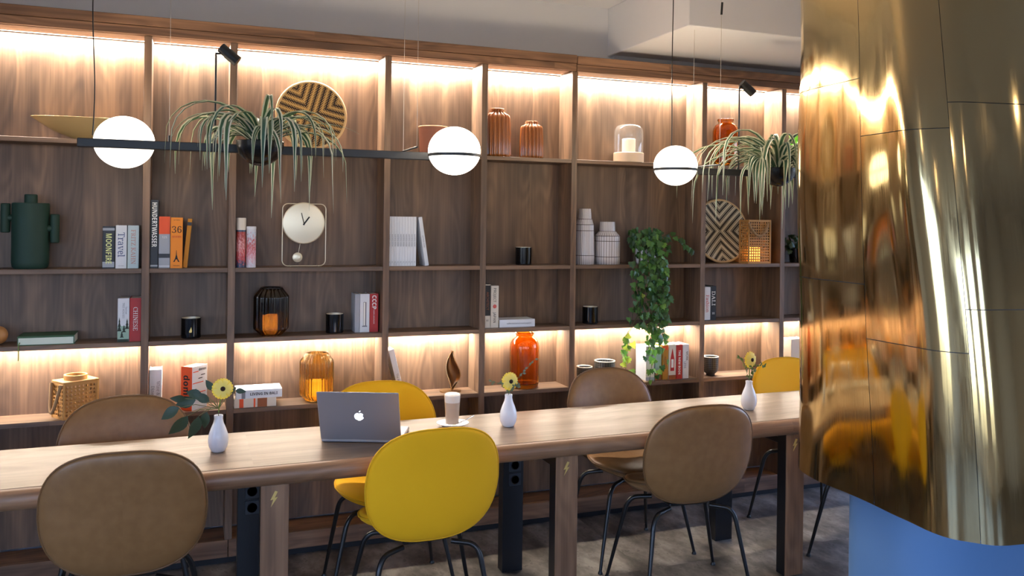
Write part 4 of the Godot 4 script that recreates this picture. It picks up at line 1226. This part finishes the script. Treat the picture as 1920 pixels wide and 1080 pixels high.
func build_ivy() -> void:
	rng.seed = 91
	var pot := thing("planter", "small white planter almost hidden inside the trailing ivy", "pot", Vector3(2.56, S2, -4.42))
	part(pot, "planter_body", mb().lathe(vlen(wall([Vector2(0, 0), Vector2(0.05, 0), Vector2(0.056, 0.006), Vector2(0.068, 0.118), Vector2(0.066, 0.12)], 0.006)), 36), M.white)
	part(pot, "planter_soil", mb().lathe(vlen([Vector2(0, 0.1), Vector2(0.058, 0.1), Vector2(0.058, 0.106), Vector2(0, 0.108)]), 24), M.soil)
	var o := thing("trailing_ivy", "lush green ivy trailing down over three shelves", "plant", Vector3(2.56, S2 + 0.11, -4.40))
	var mats := []
	var greens := []
	for c in [rgb8(36, 68, 28), rgb8(50, 90, 36), rgb8(66, 110, 46), rgb8(42, 78, 40), rgb8(98, 138, 56), rgb8(158, 176, 66)]:
		var m := mat(c, 0.4)
		m.backlight_enabled = true; m.backlight = c
		mats.append(m)
		greens.append(c.srgb_to_linear())
	var shapes := [ivy_leaf(0.036).mesh(), ivy_leaf(0.03).mesh(), ivy_leaf(0.042).mesh()]
	var stem_mat := mat(rgb8(70, 78, 40), 0.7)
	# strands: target x, lowest y (world), density, paleness, front z
	var strands := []
	for k in 17:
		strands.append([rng.randf_range(-0.155, 0.085), rng.randf_range(1.02, 1.28), 15, 0])
	for k in 7:
		strands.append([rng.randf_range(-0.085, 0.09), rng.randf_range(0.86, 1.02), 19, 0])
	strands.append_array([[-0.015, 0.75, 26, 1], [0.01, 0.76, 26, 1], [0.045, 0.84, 24, 1], [-0.205, 0.83, 15, 2], [-0.19, 0.9, 12, 2]])
	var leaves := []
	for s in strands:
		var a := Vector3(rng.randf_range(-0.04, 0.04), 0.0, rng.randf_range(0.0, 0.03))
		var z1 := rng.randf_range(0.085, 0.125)
		var bottom: float = s[1] - (S2 + 0.11)
		var top := rng.randf_range(0.02, 0.085)
		var path := [a, Vector3(s[0] * 0.5, top, z1 * 0.45), Vector3(s[0] * 0.85, top * 0.4, z1 * 0.85), Vector3(s[0], -0.08, z1)]
		if s[3] == 2:
			path = [a, Vector3(-0.06, -0.0, z1 * 0.7), Vector3(-0.075, -0.12, z1), Vector3(-0.09, -0.35, z1), Vector3(s[0] * 0.75, -0.46, z1), Vector3(s[0], -0.53, z1)]
		var from: Vector3 = path[-1]
		for k in range(1, 8):
			var t := k / 7.0
			path.append(Vector3(from.x + 0.012 * sin(k * 1.7 + s[0] * 40), lerpf(from.y, bottom, t), z1 + 0.008 * sin(k * 2.3)))
		part(o, "stem", mb().tube(path, 0.0016, 5), stem_mat)
		for k in s[2]:
			var t: float = (k + rng.randf()) / s[2]
			var f: float = t * (path.size() - 1)
			var i := mini(int(f), path.size() - 2)
			var p: Vector3 = path[i].lerp(path[i + 1], f - i)
			leaves.append([p + Vector3(rng.randf_range(-0.03, 0.03), rng.randf_range(-0.012, 0.016), rng.randf_range(-0.004, 0.028)), s[3]])
	# a runner to the right and a bushy top
	var run := [Vector3(0.03, 0.03, 0.02), Vector3(0.12, 0.075, 0.06), Vector3(0.18, 0.05, 0.08), Vector3(0.22, 0.0, 0.085), Vector3(0.262, -0.02, 0.08)]
	part(o, "stem", mb().tube(run, 0.0016, 5), stem_mat)
	for k in 14:
		var f := k / 13.0 * 3.99
		leaves.append([run[int(f)].lerp(run[int(f) + 1], f - int(f)) + Vector3(rng.randf_range(-0.012, 0.012), rng.randf_range(-0.01, 0.012), rng.randf_range(-0.01, 0.01)), 0])
	for k in 70:
		leaves.append([Vector3(rng.randf_range(-0.13, 0.1), rng.randf_range(0.0, 0.105), rng.randf_range(-0.02, 0.085)), 0])
	leaves.sort_custom(func(p, q): return p[0].z > q[0].z)
	var rest := mb()
	for k in leaves.size():
		var p: Vector3 = leaves[k][0]
		var shade: int = [0, 1, 2, 3, 1, 2][rng.randi() % 6] if leaves[k][1] == 0 else ([2, 4, 1][rng.randi() % 3] if leaves[k][1] == 1 else [4, 5, 2][rng.randi() % 3])
		var turn := Vector3(rng.randf_range(-0.9, 0.3), rng.randf_range(-0.9, 0.9), PI + rng.randf_range(-0.8, 0.8))
		if k < 296:
			part(o, "leaf", shapes[rng.randi() % 3], mats[shade], p, turn)
		else:
			var l := ivy_leaf(0.035)
			var xf := Transform3D(Basis.from_euler(turn), p)
			var base := rest.v.size()
			for q in l.v.size():
				rest.v.append(xf * l.v[q]); rest.n.append(xf.basis * l.n[q]); rest.uv.append(l.uv[q]); rest.col.append(greens[shade])
			for q in l.ix: rest.ix.append(base + q)
	if rest.v.size():
		metas(part(o, "leaf_cluster", rest, M.leaf), "", "", "", "stuff")


func small_plant(label: String, at: Vector3, potmat: Material, seed_: int, c: Color, n: int, r: float, hang: float) -> void:
	rng.seed = seed_
	var o := thing("potted_plant", label, "plant", at)
	part(o, "pot", mb().lathe(vlen(wall([Vector2(0, 0), Vector2(0.042, 0), Vector2(0.046, 0.005), Vector2(0.056, 0.09), Vector2(0.054, 0.092)], 0.005)), 30), potmat)
	var m := mat(c, 0.45)
	m.backlight_enabled = true; m.backlight = c
	var sh := ivy_leaf(0.04).mesh()
	for k in n:
		var az := rng.randf() * TAU
		var q := rng.randf()
		var p := Vector3(cos(az) * r * q, 0.1 + rng.randf() * 0.1 - hang * q, sin(az) * r * q * 0.45)
		part(o, "stem", mb().tube([Vector3(0, 0.07, 0), Vector3(p.x * 0.5, 0.1, p.z * 0.5), p], 0.0012, 4), m)
		part(o, "leaf", sh, m, p, Vector3(rng.randf_range(-0.8, 0.4), rng.randf_range(-1, 1), rng.randf_range(-1.4, 1.4)))


# ---------------------------------------------------------------- pendant lamps
func pendant_common(o: Node3D, x0: float, x1: float) -> void:
	part(o, "bar", mb(0).box(Vector3((x0 + x1) / 2, 0, 0), Vector3(x1 - x0, 0.034, 0.03), 0.003), M.bar)


func globe(o: Node3D, at: Vector3, r: float, side: float, energy: float) -> void:
	var up := []
	var down := []
	var cut := -0.022
	for k in 15:
		var a := asin(cut / r + 0.002) + (PI / 2 - asin(cut / r + 0.002)) * k / 14.0
		up.append(Vector2(r * cos(a), r * 0.92 * sin(a)))
		var b := -PI / 2 + (asin(cut / r) + PI / 2) * k / 14.0
		down.append(Vector2(r * cos(b), r * 0.92 * sin(b)))
	up[14].x = 0.0; down[0].x = 0.0
	part(o, "upper_shade", mb().lathe(up, 48), M.globe, at)
	part(o, "lower_shade", mb().lathe(down, 48), M.globe, at)
	var cy := r * 0.92 * (cut / r)
	part(o, "lamp_ring", mb().lathe(vlen([Vector2(r * 0.9, cy - 0.006), Vector2(r + 0.001, cy - 0.006), Vector2(r + 0.001, cy + 0.006), Vector2(r * 0.9, cy + 0.006)]), 48), M.bar, at)
	part(o, "ring_arm", mb().box(Vector3(0, cy, -side * (r + 0.002)), Vector3(0.03, 0.012, 0.03), 0.002), M.bar, at)
	lamp_omni(o, at, Color(1.0, 0.9, 0.76), energy, r * 0.8)


func bracket(o: Node3D, x: float, top: float) -> void:
	part(o, "cross_bracket", mb().tube([Vector3(x, 0.02, -0.02), Vector3(x, 0.02, 0.22)], 0.004, 6), M.bar)
	for z in [-0.018, 0.218]:
		part(o, "suspension_wire", mb().tube([Vector3(x, 0.02, z), Vector3(x, top, z)], 0.0009, 5), M.wire)


func spot(o: Node3D, x: float, h: float) -> void:
	part(o, "spot_rod", mb().tube([Vector3(x, 0.01, 0), Vector3(x, h, 0)], 0.0045, 8), M.black)
	var d := Vector3(0.75, -0.62, 0.1).normalized()
	var c := Vector3(x + 0.045, h + 0.0, 0.0)
	part(o, "spot_joint", mb().tube([Vector3(x, h - 0.005, 0), c], 0.004, 8), M.black)
	part(o, "spotlight", mb().tube([c - d * 0.035, c + d * 0.012], 0.021, 20).tube([c + d * 0.0, c + d * 0.05], 0.0225, 20), M.black)


func bowl(o: Node3D, at: Vector3, r: float) -> void:
	var p := []
	for k in 13:
		var a := -PI / 2 + PI / 2 * k / 12.0
		p.append(Vector2(r * cos(a), r * 1.02 * sin(a)))
	p[0].x = 0.0
	p.append(Vector2(r + 0.002, 0.004)); p.append(Vector2(r - 0.005, 0.004)); p.append(Vector2(r - 0.008, -0.02)); p.append(Vector2(0.0, -0.02))
	part(o, "plant_bowl", mb().lathe(p, 44), M.bowl_black, at)
	part(o, "soil", mb().lathe([Vector2(r - 0.009, -0.021), Vector2(r * 0.5, -0.012), Vector2(0, -0.01)], 30), M.soil, at)


func cable(o: Node3D, x: float, z: float, y0: float, top: float, wob: float) -> void:
	var path := []
	for k in 15:
		var t := k / 14.0
		path.append(Vector3(x + wob * sin(t * 9.0) * (1.0 - t * 0.4), lerpf(y0, top, t), z))
	part(o, "power_cable", mb().tube(path, 0.0024, 6), M.black)


func build_pendants() -> void:
	var y := 1.977
	var o := thing("pendant_lamp", "black bar pendant with two white globes and a plant bowl", "lamp", Vector3(0.4, y, -3.6), 0, "bar pendants over the table")
	var top := 2.99 - y
	pendant_common(o, -0.80, 0.815)
	globe(o, Vector3(-0.645, 0.018, -0.132), 0.114, -1.0, GLOBE_E)
	globe(o, Vector3(0.664, 0.018, 0.132), 0.113, 1.0, GLOBE_E)
	bowl(o, Vector3(-0.137, 0.02, 0.112), 0.092)
	bracket(o, 0.476, top)
	spot(o, -0.304, 0.385)
	part(o, "suspension_wire", mb().tube([Vector3(-0.475, 0.01, 0), Vector3(-0.475, top, 0)], 0.0009, 5), M.wire)
	part(o, "wire_grip", mb().tube([Vector3(-0.475, 0.015, 0), Vector3(-0.475, 0.042, 0)], 0.004, 8), M.black)
	cable(o, -0.748, -0.0, 0.03, top, 0.006)
	var o2 := thing("pendant_lamp", "black bar pendant with one white globe near the brass hood", "lamp", Vector3(2.7, 1.966, -3.72), 0, "bar pendants over the table")
	top = 2.70 - 1.966
	pendant_common(o2, -0.5, 0.42)
	globe(o2, Vector3(-0.458, 0.014, 0.13), 0.107, 1.0, GLOBE_E)
	bowl(o2, Vector3(0.175, 0.02, 0.11), 0.09)
	bracket(o2, -0.262, 2.98 - 1.966)
	part(o2, "wire_grip", mb().tube([Vector3(-0.262, 0.76, 0.218), Vector3(-0.258, 0.82, 0.218)], 0.0055, 8), M.black)
	spot(o2, 0.008, 0.455)
	cable(o2, -0.44, 0.06, 0.03, 2.98 - 1.966, 0.002)
	spider_plant("variegated spider plant spilling from the left pendant's bowl", Vector3(0.263, y + 0.012, -3.488), 58, 12, 0.46, [[3.0, 1.1, 0.6, 0.3, 0.02, 0.02], [2.2, 1.0, 0.56, 0.3, 0.0, 0.02], [1.5, 0.9, 0.52, 0.36, 0.03, 0.024], [1.0, 0.9, 0.5, 0.33, 0.02, 0.018], [3.3, 0.9, 0.46, 0.2, 0.02, 0.016], [0.3, 0.55, 0.42, 0.09, 0.0, 0.016], [2.6, 1.0, 0.62, 0.29, 0.01, 0.02], [0.7, 1.0, 0.5, 0.34, -0.03, 0.016]])
	spider_plant("variegated spider plant hanging beside the brass hood", Vector3(2.875, 1.978, -3.61), 92, 44, 0.6, [[3.2, 0.6, 0.34, 0.13, 0.0, 0.014], [2.0, 1.0, 0.6, 0.33, 0.02, 0.018], [1.4, 1.0, 0.62, 0.34, 0.0, 0.018], [1.0, 1.0, 0.55, 0.34, 0.02, 0.018], [0.6, 1.0, 0.58, 0.33, 0.0, 0.016]])


# ---------------------------------------------------------------- things on the table
func gerbera(label: String, at: Vector3, h: float, lean: float, tilt: Vector3, sprig: int) -> void:
	var o := thing("gerbera", label, "flower", at, 0, "yellow gerberas")
	var head := Vector3(lean, h, 0.01)
	part(o, "stem", mb().tube([Vector3(0, 0.03, 0), Vector3(lean * 0.1, h * 0.4, 0), Vector3(lean * 0.6, h * 0.75, 0.0), head], 0.0024, 7), mat(rgb8(96, 128, 46), 0.6))
	for ring in 2:
		var b := mb()
		var n := 22
		for k in n:
			var a := TAU * (k + ring * 0.5) / n
			var d := Vector3(cos(a), sin(a), 0)
			var s := Vector3(-sin(a), cos(a), 0)
			var r: float = 0.0415 - ring * 0.006
			var rows := []
			for q in [[0.2, 0.0022], [0.55, 0.0054], [0.85, 0.0062], [0.97, 0.004], [1.0, 0.0006]]:
				var row := PackedVector3Array()
				var z: float = 0.004 * ring + 0.006 * sin(PI * q[0]) - 0.006 * q[0] + 0.002 * sin(k * 2.4)
				for w in [1.0, 0.0, -1.0]:
					row.append(d * r * q[0] + s * q[1] * w + Vector3(0, 0, z - 0.0012 * absf(w)))
				rows.append(row)
			b.grid(rows)
		var pm := mat(rgb8(250, 224, 84) if ring == 0 else rgb8(250, 232, 124), 0.6)
		pm.backlight_enabled = true; pm.backlight = rgb8(150, 130, 30)
		part(o, "petals", b, pm, head, tilt)
	part(o, "flower_eye", mb().lathe([Vector2(0, 0.0), Vector2(0.009, 0.0), Vector2(0.0095, 0.004), Vector2(0.005, 0.008), Vector2(0, 0.007)], 18), mat(rgb8(44, 24, 16), 0.9), head + Basis.from_euler(tilt) * Vector3(0, 0, 0.005), tilt + Vector3(PI / 2, 0, 0))
	part(o, "sepal", mb().lathe([Vector2(0.0025, -0.016), Vector2(0.009, -0.006), Vector2(0.011, 0.0)], 14), mat(rgb8(84, 112, 44), 0.7), head, tilt + Vector3(PI / 2, 0, 0))


func sprig(label: String, at: Vector3, kind: int) -> void:
	rng.seed = 300 + kind
	var o := thing("leaf_sprig", label, "plant", at)
	var stem_mat := mat(rgb8(82, 92, 56), 0.7)
	if kind == 0:   # broad dark leaves to the left, one to the right
		var m := mat(rgb8(44, 66, 48), 0.5)
		for q in [[-0.145, 0.035, 0.03, -2.6, 0.075], [-0.115, 0.005, 0.05, -2.25, 0.085], [-0.085, 0.055, 0.0, -2.9, 0.075], [-0.075, -0.002, 0.04, -1.9, 0.08], [-0.06, 0.07, 0.01, 2.9, 0.065], [-0.045, 0.012, 0.03, -1.75, 0.062], [-0.125, 0.062, 0.0, 3.0, 0.05], [-0.035, 0.05, 0.02, 2.6, 0.06], [0.035, 0.075, 0.0, 0.5, 0.035], [0.062, 0.085, 0.01, -0.1, 0.036], [-0.02, 0.085, -0.02, 2.2, 0.045]]:
			var tip := Vector3(q[0], q[1], q[2])
			part(o, "twig", mb().tube([Vector3(0, -0.03, 0), Vector3(0, 0.015, 0), tip * 0.6 + Vector3(0, 0.02, 0), tip], 0.0013, 5), stem_mat)
			part(o, "leaf", oval_leaf(q[4] * 1.15, 0.52), m, tip, Vector3(rng.randf_range(-0.4, 0.2), rng.randf_range(-0.5, 0.5), q[3] - PI / 2))
	else:           # thin grey-green sprigs with many small leaves
		var m := mat(rgb8(98, 112, 88) if kind == 1 else rgb8(92, 118, 58), 0.6)
		var twigs := [[Vector3(0.03, 0.05, 0), Vector3(0.085, 0.11, 0.01), Vector3(0.125, 0.15, 0.01)], [Vector3(-0.02, 0.04, 0), Vector3(-0.05, 0.05, 0.02), Vector3(-0.095, 0.062, 0.03)], [Vector3(0.012, 0.03, 0.02), Vector3(0.03, 0.04, 0.03), Vector3(0.045, 0.035, 0.03)]] if kind == 1 else [[Vector3(0.02, 0.06, 0), Vector3(0.05, 0.075, 0.01), Vector3(0.085, 0.07, 0.02)], [Vector3(-0.02, 0.05, 0), Vector3(-0.04, 0.1, 0.0), Vector3(-0.07, 0.115, 0.01)], [Vector3(0.01, 0.03, 0.02), Vector3(0.015, 0.05, 0.02), Vector3(0.0, 0.07, 0.02)]]
		var sh := oval_leaf(0.016, 0.62).mesh()
		for t in twigs:
			var path: Array = [Vector3(0, -0.04, 0), Vector3(0, 0.0, 0)] + t
			part(o, "twig", mb().tube(path, 0.0011, 5), stem_mat)
			for k in 13:
				var f := 1.3 + 2.68 * k / 12.0
				var p: Vector3 = path[int(f)].lerp(path[int(f) + 1], f - int(f))
				part(o, "leaf", sh, m, p, Vector3(rng.randf_range(-0.6, 0.6), rng.randf_range(-0.6, 0.6), rng.randf() * TAU))


func oval_leaf(len_: float, wide: float) -> MB:
	var rows := []
	for k in 7:
		var t := k / 6.0
		var w := len_ * wide * 0.5 * sin(PI * pow(t, 0.8)) + 0.0002
		var y := len_ * t
		var z := -0.25 * len_ * t * t
		rows.append(PackedVector3Array([Vector3(-w, y, z + w * 0.25), Vector3(0, y, z), Vector3(w, y, z + w * 0.25)]))
	return mb().grid(rows)


func bud_vase(label: String, at: Vector3) -> void:
	var o := thing("bud_vase", label, "vase", at, 0, "white bud vases")
	part(o, "vase_body", mb().lathe([Vector2(0, 0), Vector2(0.022, 0), Vector2(0.026, 0.003), Vector2(0.036, 0.022), Vector2(0.0395, 0.045), Vector2(0.037, 0.068), Vector2(0.029, 0.092), Vector2(0.02, 0.114), Vector2(0.0165, 0.13), Vector2(0.0175, 0.143), Vector2(0.0165, 0.1445), Vector2(0.014, 0.143), Vector2(0.0135, 0.128), Vector2(0.02, 0.105), Vector2(0.0, 0.04)], 44), M.porcelain)


func disc(c: Vector2, rx: float, ry: float, n := 40) -> PackedVector2Array:
	var p := PackedVector2Array()
	for k in n:
		p.append(c + Vector2(rx * cos(TAU * k / n), ry * sin(TAU * k / n)))
	return p


func build_table_things() -> void:
	bud_vase("white bud vase at the left, in front of the orange-spined book", Vector3(0.121, TT, -3.545))
	gerbera("yellow gerbera in the left vase, above broad dark leaves", Vector3(0.121, TT + 0.125, -3.545), 0.125, 0.014, Vector3(-0.15, 0.05, 0), 0)
	sprig("broad dark green leaves spreading left from the left vase", Vector3(0.121, TT + 0.155, -3.545), 0)
	bud_vase("white bud vase between the coffee and the middle table leg", Vector3(1.366, TT, -3.568))
	gerbera("yellow gerbera in the middle vase, before the amber glass", Vector3(1.366, TT + 0.125, -3.568), 0.08, 0.004, Vector3(-0.05, 0.1, 0), 1)
	sprig("thin grey-green twigs rising from the middle vase", Vector3(1.366, TT + 0.15, -3.568), 1)
	bud_vase("white bud vase half behind the right brown chair", Vector3(2.635, TT, -3.51))
	gerbera("yellow gerbera in the right vase beside the yellow chair", Vector3(2.635, TT + 0.125, -3.51), 0.126, 0.004, Vector3(-0.05, 0.2, 0), 2)
	sprig("fine green leaves around the right flower's stem", Vector3(2.635, TT + 0.15, -3.51), 2)
	# laptop: hinge near the viewer, screen turned away, seen from behind
	var silver := mat(rgb8(146, 148, 156), 0.34, 0.35)
	var o := thing("laptop", "open silver laptop seen from behind with a lit emblem", "laptop", Vector3(0.682, TT, -3.49), deg_to_rad(-22))
	var lw := 0.335
	var ld := 0.235
	part(o, "base", mb().box(Vector3(0, 0.009, -ld / 2), Vector3(lw, 0.014, ld), 0.004), silver)
	part(o, "keyboard", mb().box(Vector3(0, 0.0163, -ld * 0.36), Vector3(lw * 0.84, 0.001, ld * 0.4)), M.ink)
	part(o, "trackpad", mb().box(Vector3(0, 0.0163, -ld * 0.8), Vector3(lw * 0.34, 0.0008, ld * 0.3)), mat(rgb8(168, 170, 176), 0.3, 0.6))
	for sx in [-1.0, 1.0]:
		for z in [-0.03, -ld + 0.03]:
			part(o, "rubber_foot", mb().lathe(vlen([Vector2(0, 0), Vector2(0.006, 0), Vector2(0.006, 0.003), Vector2(0, 0.003)]), 12, Vector3(sx * (lw / 2 - 0.03), 0, z)), M.ink)
	var hinge := Vector3(0, 0.014, 0.002)
	var tilt := Vector3(deg_to_rad(23), 0, 0)
	var lid := part(o, "screen_lid", mb().box(Vector3(0, ld / 2, 0.0), Vector3(lw, ld, 0.007), 0.003), silver, hinge, tilt)
	part(lid, "display", mb().box(Vector3(0, ld / 2 + 0.004, -0.0038), Vector3(lw - 0.02, ld - 0.022, 0.0006)), M.screen)
	lamp_area(lid, Vector3(0, ld / 2, -0.006), Vector2(lw - 0.02, ld - 0.022), Color(0.85, 0.9, 1.0), 0.01, Vector3(0, 0, 0))
	var body := Geometry2D.merge_polygons(disc(Vector2(-0.006, 0.002), 0.0135, 0.0165), disc(Vector2(0.006, 0.002), 0.0135, 0.0165))[0]
	body = Geometry2D.merge_polygons(body, disc(Vector2(0, -0.004), 0.012, 0.0145))[0]
	body = Geometry2D.clip_polygons(body, disc(Vector2(0, 0.0205), 0.0055, 0.0045))[0]
	body = Geometry2D.clip_polygons(body, disc(Vector2(0.0225, 0.004), 0.0085, 0.009))[0]
	body = Geometry2D.clip_polygons(body, disc(Vector2(0, -0.0205), 0.004, 0.0028))[0]
	var leaf := Geometry2D.intersect_polygons(disc(Vector2(0.0085, 0.0225), 0.0085, 0.0085), disc(Vector2(-0.0005, 0.0315), 0.0085, 0.0085))[0]
	part(lid, "lit_emblem", mb().slab(body, 0, 0.0006).slab(leaf, 0, 0.0006), M.emblem, Vector3(0, ld / 2, 0.0037))
	# latte on a saucer with a spoon
	o = thing("saucer", "white saucer under the latte glass", "saucer", Vector3(1.125, TT, -3.64))
	part(o, "saucer_dish", mb().lathe([Vector2(0, 0), Vector2(0.034, 0), Vector2(0.04, 0.004), Vector2(0.066, 0.014), Vector2(0.074, 0.018), Vector2(0.073, 0.0195), Vector2(0.06, 0.0135), Vector2(0.036, 0.006), Vector2(0, 0.005)], 48), M.porcelain)
	o = thing("latte_glass", "tall glass of milky coffee with white foam on the saucer", "coffee glass", Vector3(1.122, TT + 0.0062, -3.64))
	part(o, "glass_wall", mb().lathe([Vector2(0, 0), Vector2(0.029, 0), Vector2(0.031, 0.004), Vector2(0.0325, 0.06), Vector2(0.0375, 0.128), Vector2(0.0385, 0.142), Vector2(0.0372, 0.142), Vector2(0.0362, 0.128), Vector2(0.0312, 0.06), Vector2(0.029, 0.008), Vector2(0, 0.008)], 40), M.clear)
	part(o, "coffee", mb().lathe(vlen([Vector2(0, 0.009), Vector2(0.0285, 0.009), Vector2(0.0308, 0.06), Vector2(0.0342, 0.105), Vector2(0, 0.105)]), 40), mat(rgb8(196, 166, 138), 0.5))
	part(o, "milk_foam", mb().lathe(vlen([Vector2(0, 0.105), Vector2(0.0343, 0.105), Vector2(0.0365, 0.137), Vector2(0.03, 0.144), Vector2(0, 0.146)]), 40), mat(rgb8(240, 232, 222), 0.8))
	o = thing("teaspoon", "steel teaspoon resting on the saucer's right rim", "spoon", Vector3(1.185, TT + 0.021, -3.655))
	part(o, "spoon_handle", mb().tube([Vector3(-0.028, 0.0, 0.03), Vector3(0.0, 0.002, 0.012), Vector3(0.05, 0.012, -0.02)], [0.002, 0.0022, 0.0035], 8), M.steel)
	part(o, "spoon_bowl", mb().lathe([Vector2(0, 0.0), Vector2(0.008, 0.002), Vector2(0.011, 0.005), Vector2(0.0102, 0.0052), Vector2(0.007, 0.003), Vector2(0, 0.0014)], 20, Vector3(-0.034, -0.004, 0.034)), M.steel)


# ---------------------------------------------------------------- everything
const LED_TOP := 3.0
const LED_LOW := 1.3
const GLOBE_E := 0.4
const CEIL_E := 0.35

func _ready() -> void:
	rng.seed = 1
	# camera: level, rolled by 0.72 degrees, lens shifted down
	var cam := Camera3D.new()
	cam.name = "camera"
	add_child(cam)
	cam.position = Vector3(0, 1.70, 0)
	cam.basis = Basis(Vector3.UP, -0.36709) * Basis(Vector3.BACK, 0.01256)
	cam.projection = Camera3D.PROJECTION_FRUSTUM
	cam.near = 0.05
	cam.far = 60.0
	cam.size = 1080.0 / 1577.5 * 0.05
	cam.frustum_offset = Vector2(0, -127.0 / 1577.5 * 0.05)
	cam.current = true
	var env := Environment.new()
	env.background_mode = Environment.BG_SKY
	var sky := ProceduralSkyMaterial.new()
	sky.sky_top_color = Color(0.42, 0.58, 0.86)
	sky.sky_horizon_color = Color(0.78, 0.86, 0.95)
	sky.ground_bottom_color = Color(0.3, 0.31, 0.32)
	sky.ground_horizon_color = Color(0.6, 0.64, 0.68)
	sky.sky_energy_multiplier = 1.0
	env.sky = Sky.new()
	env.sky.sky_material = sky
	env.background_energy_multiplier = 10.5
	env.tonemap_mode = Environment.TONE_MAPPER_LINEAR
	env.tonemap_exposure = 1.14
	env.sdfgi_enabled = true
	env.ssao_enabled = true
	env.ssil_enabled = true
	var we := WorldEnvironment.new()
	we.name = "world_environment"
	we.environment = env
	add_child(we)

	make_materials()
	M.socket = mat(rgb8(44, 48, 56), 0.4)
	M.blue_paint = mat(rgb8(98, 138, 186), 0.5)
	M.bar = mat(rgb8(40, 42, 46), 0.4)
	M.bowl_black = mat(rgb8(16, 16, 18), 0.22)
	M.wire = mat(rgb8(196, 190, 182), 0.4, 0.6)
	M.porcelain = mat(rgb8(224, 226, 234), 0.2)
	M.steel = mat(rgb8(190, 190, 192), 0.2, 1.0)
	M.screen = glow(Color(0.85, 0.9, 1.0), 0.8)
	M.emblem = glow(Color(0.95, 0.97, 1.0), 1.1)
	build_room()
	build_bookcase()
	build_table()
	build_chairs()
	build_hood()
	build_pendants()
	build_books()
	build_vessels()
	build_ivy()
	small_plant("dark potted plant with dangling leaves beside the brass hood", Vector3(3.68, S2, -4.42), M.black_gloss, 8, rgb8(38, 62, 34), 26, 0.13, 0.05)
	small_plant("bright green potted plant on the top shelf behind spider plant", Vector3(3.66, S1, -4.42), M.white, 15, rgb8(84, 150, 40), 24, 0.12, 0.0)
	build_table_things()
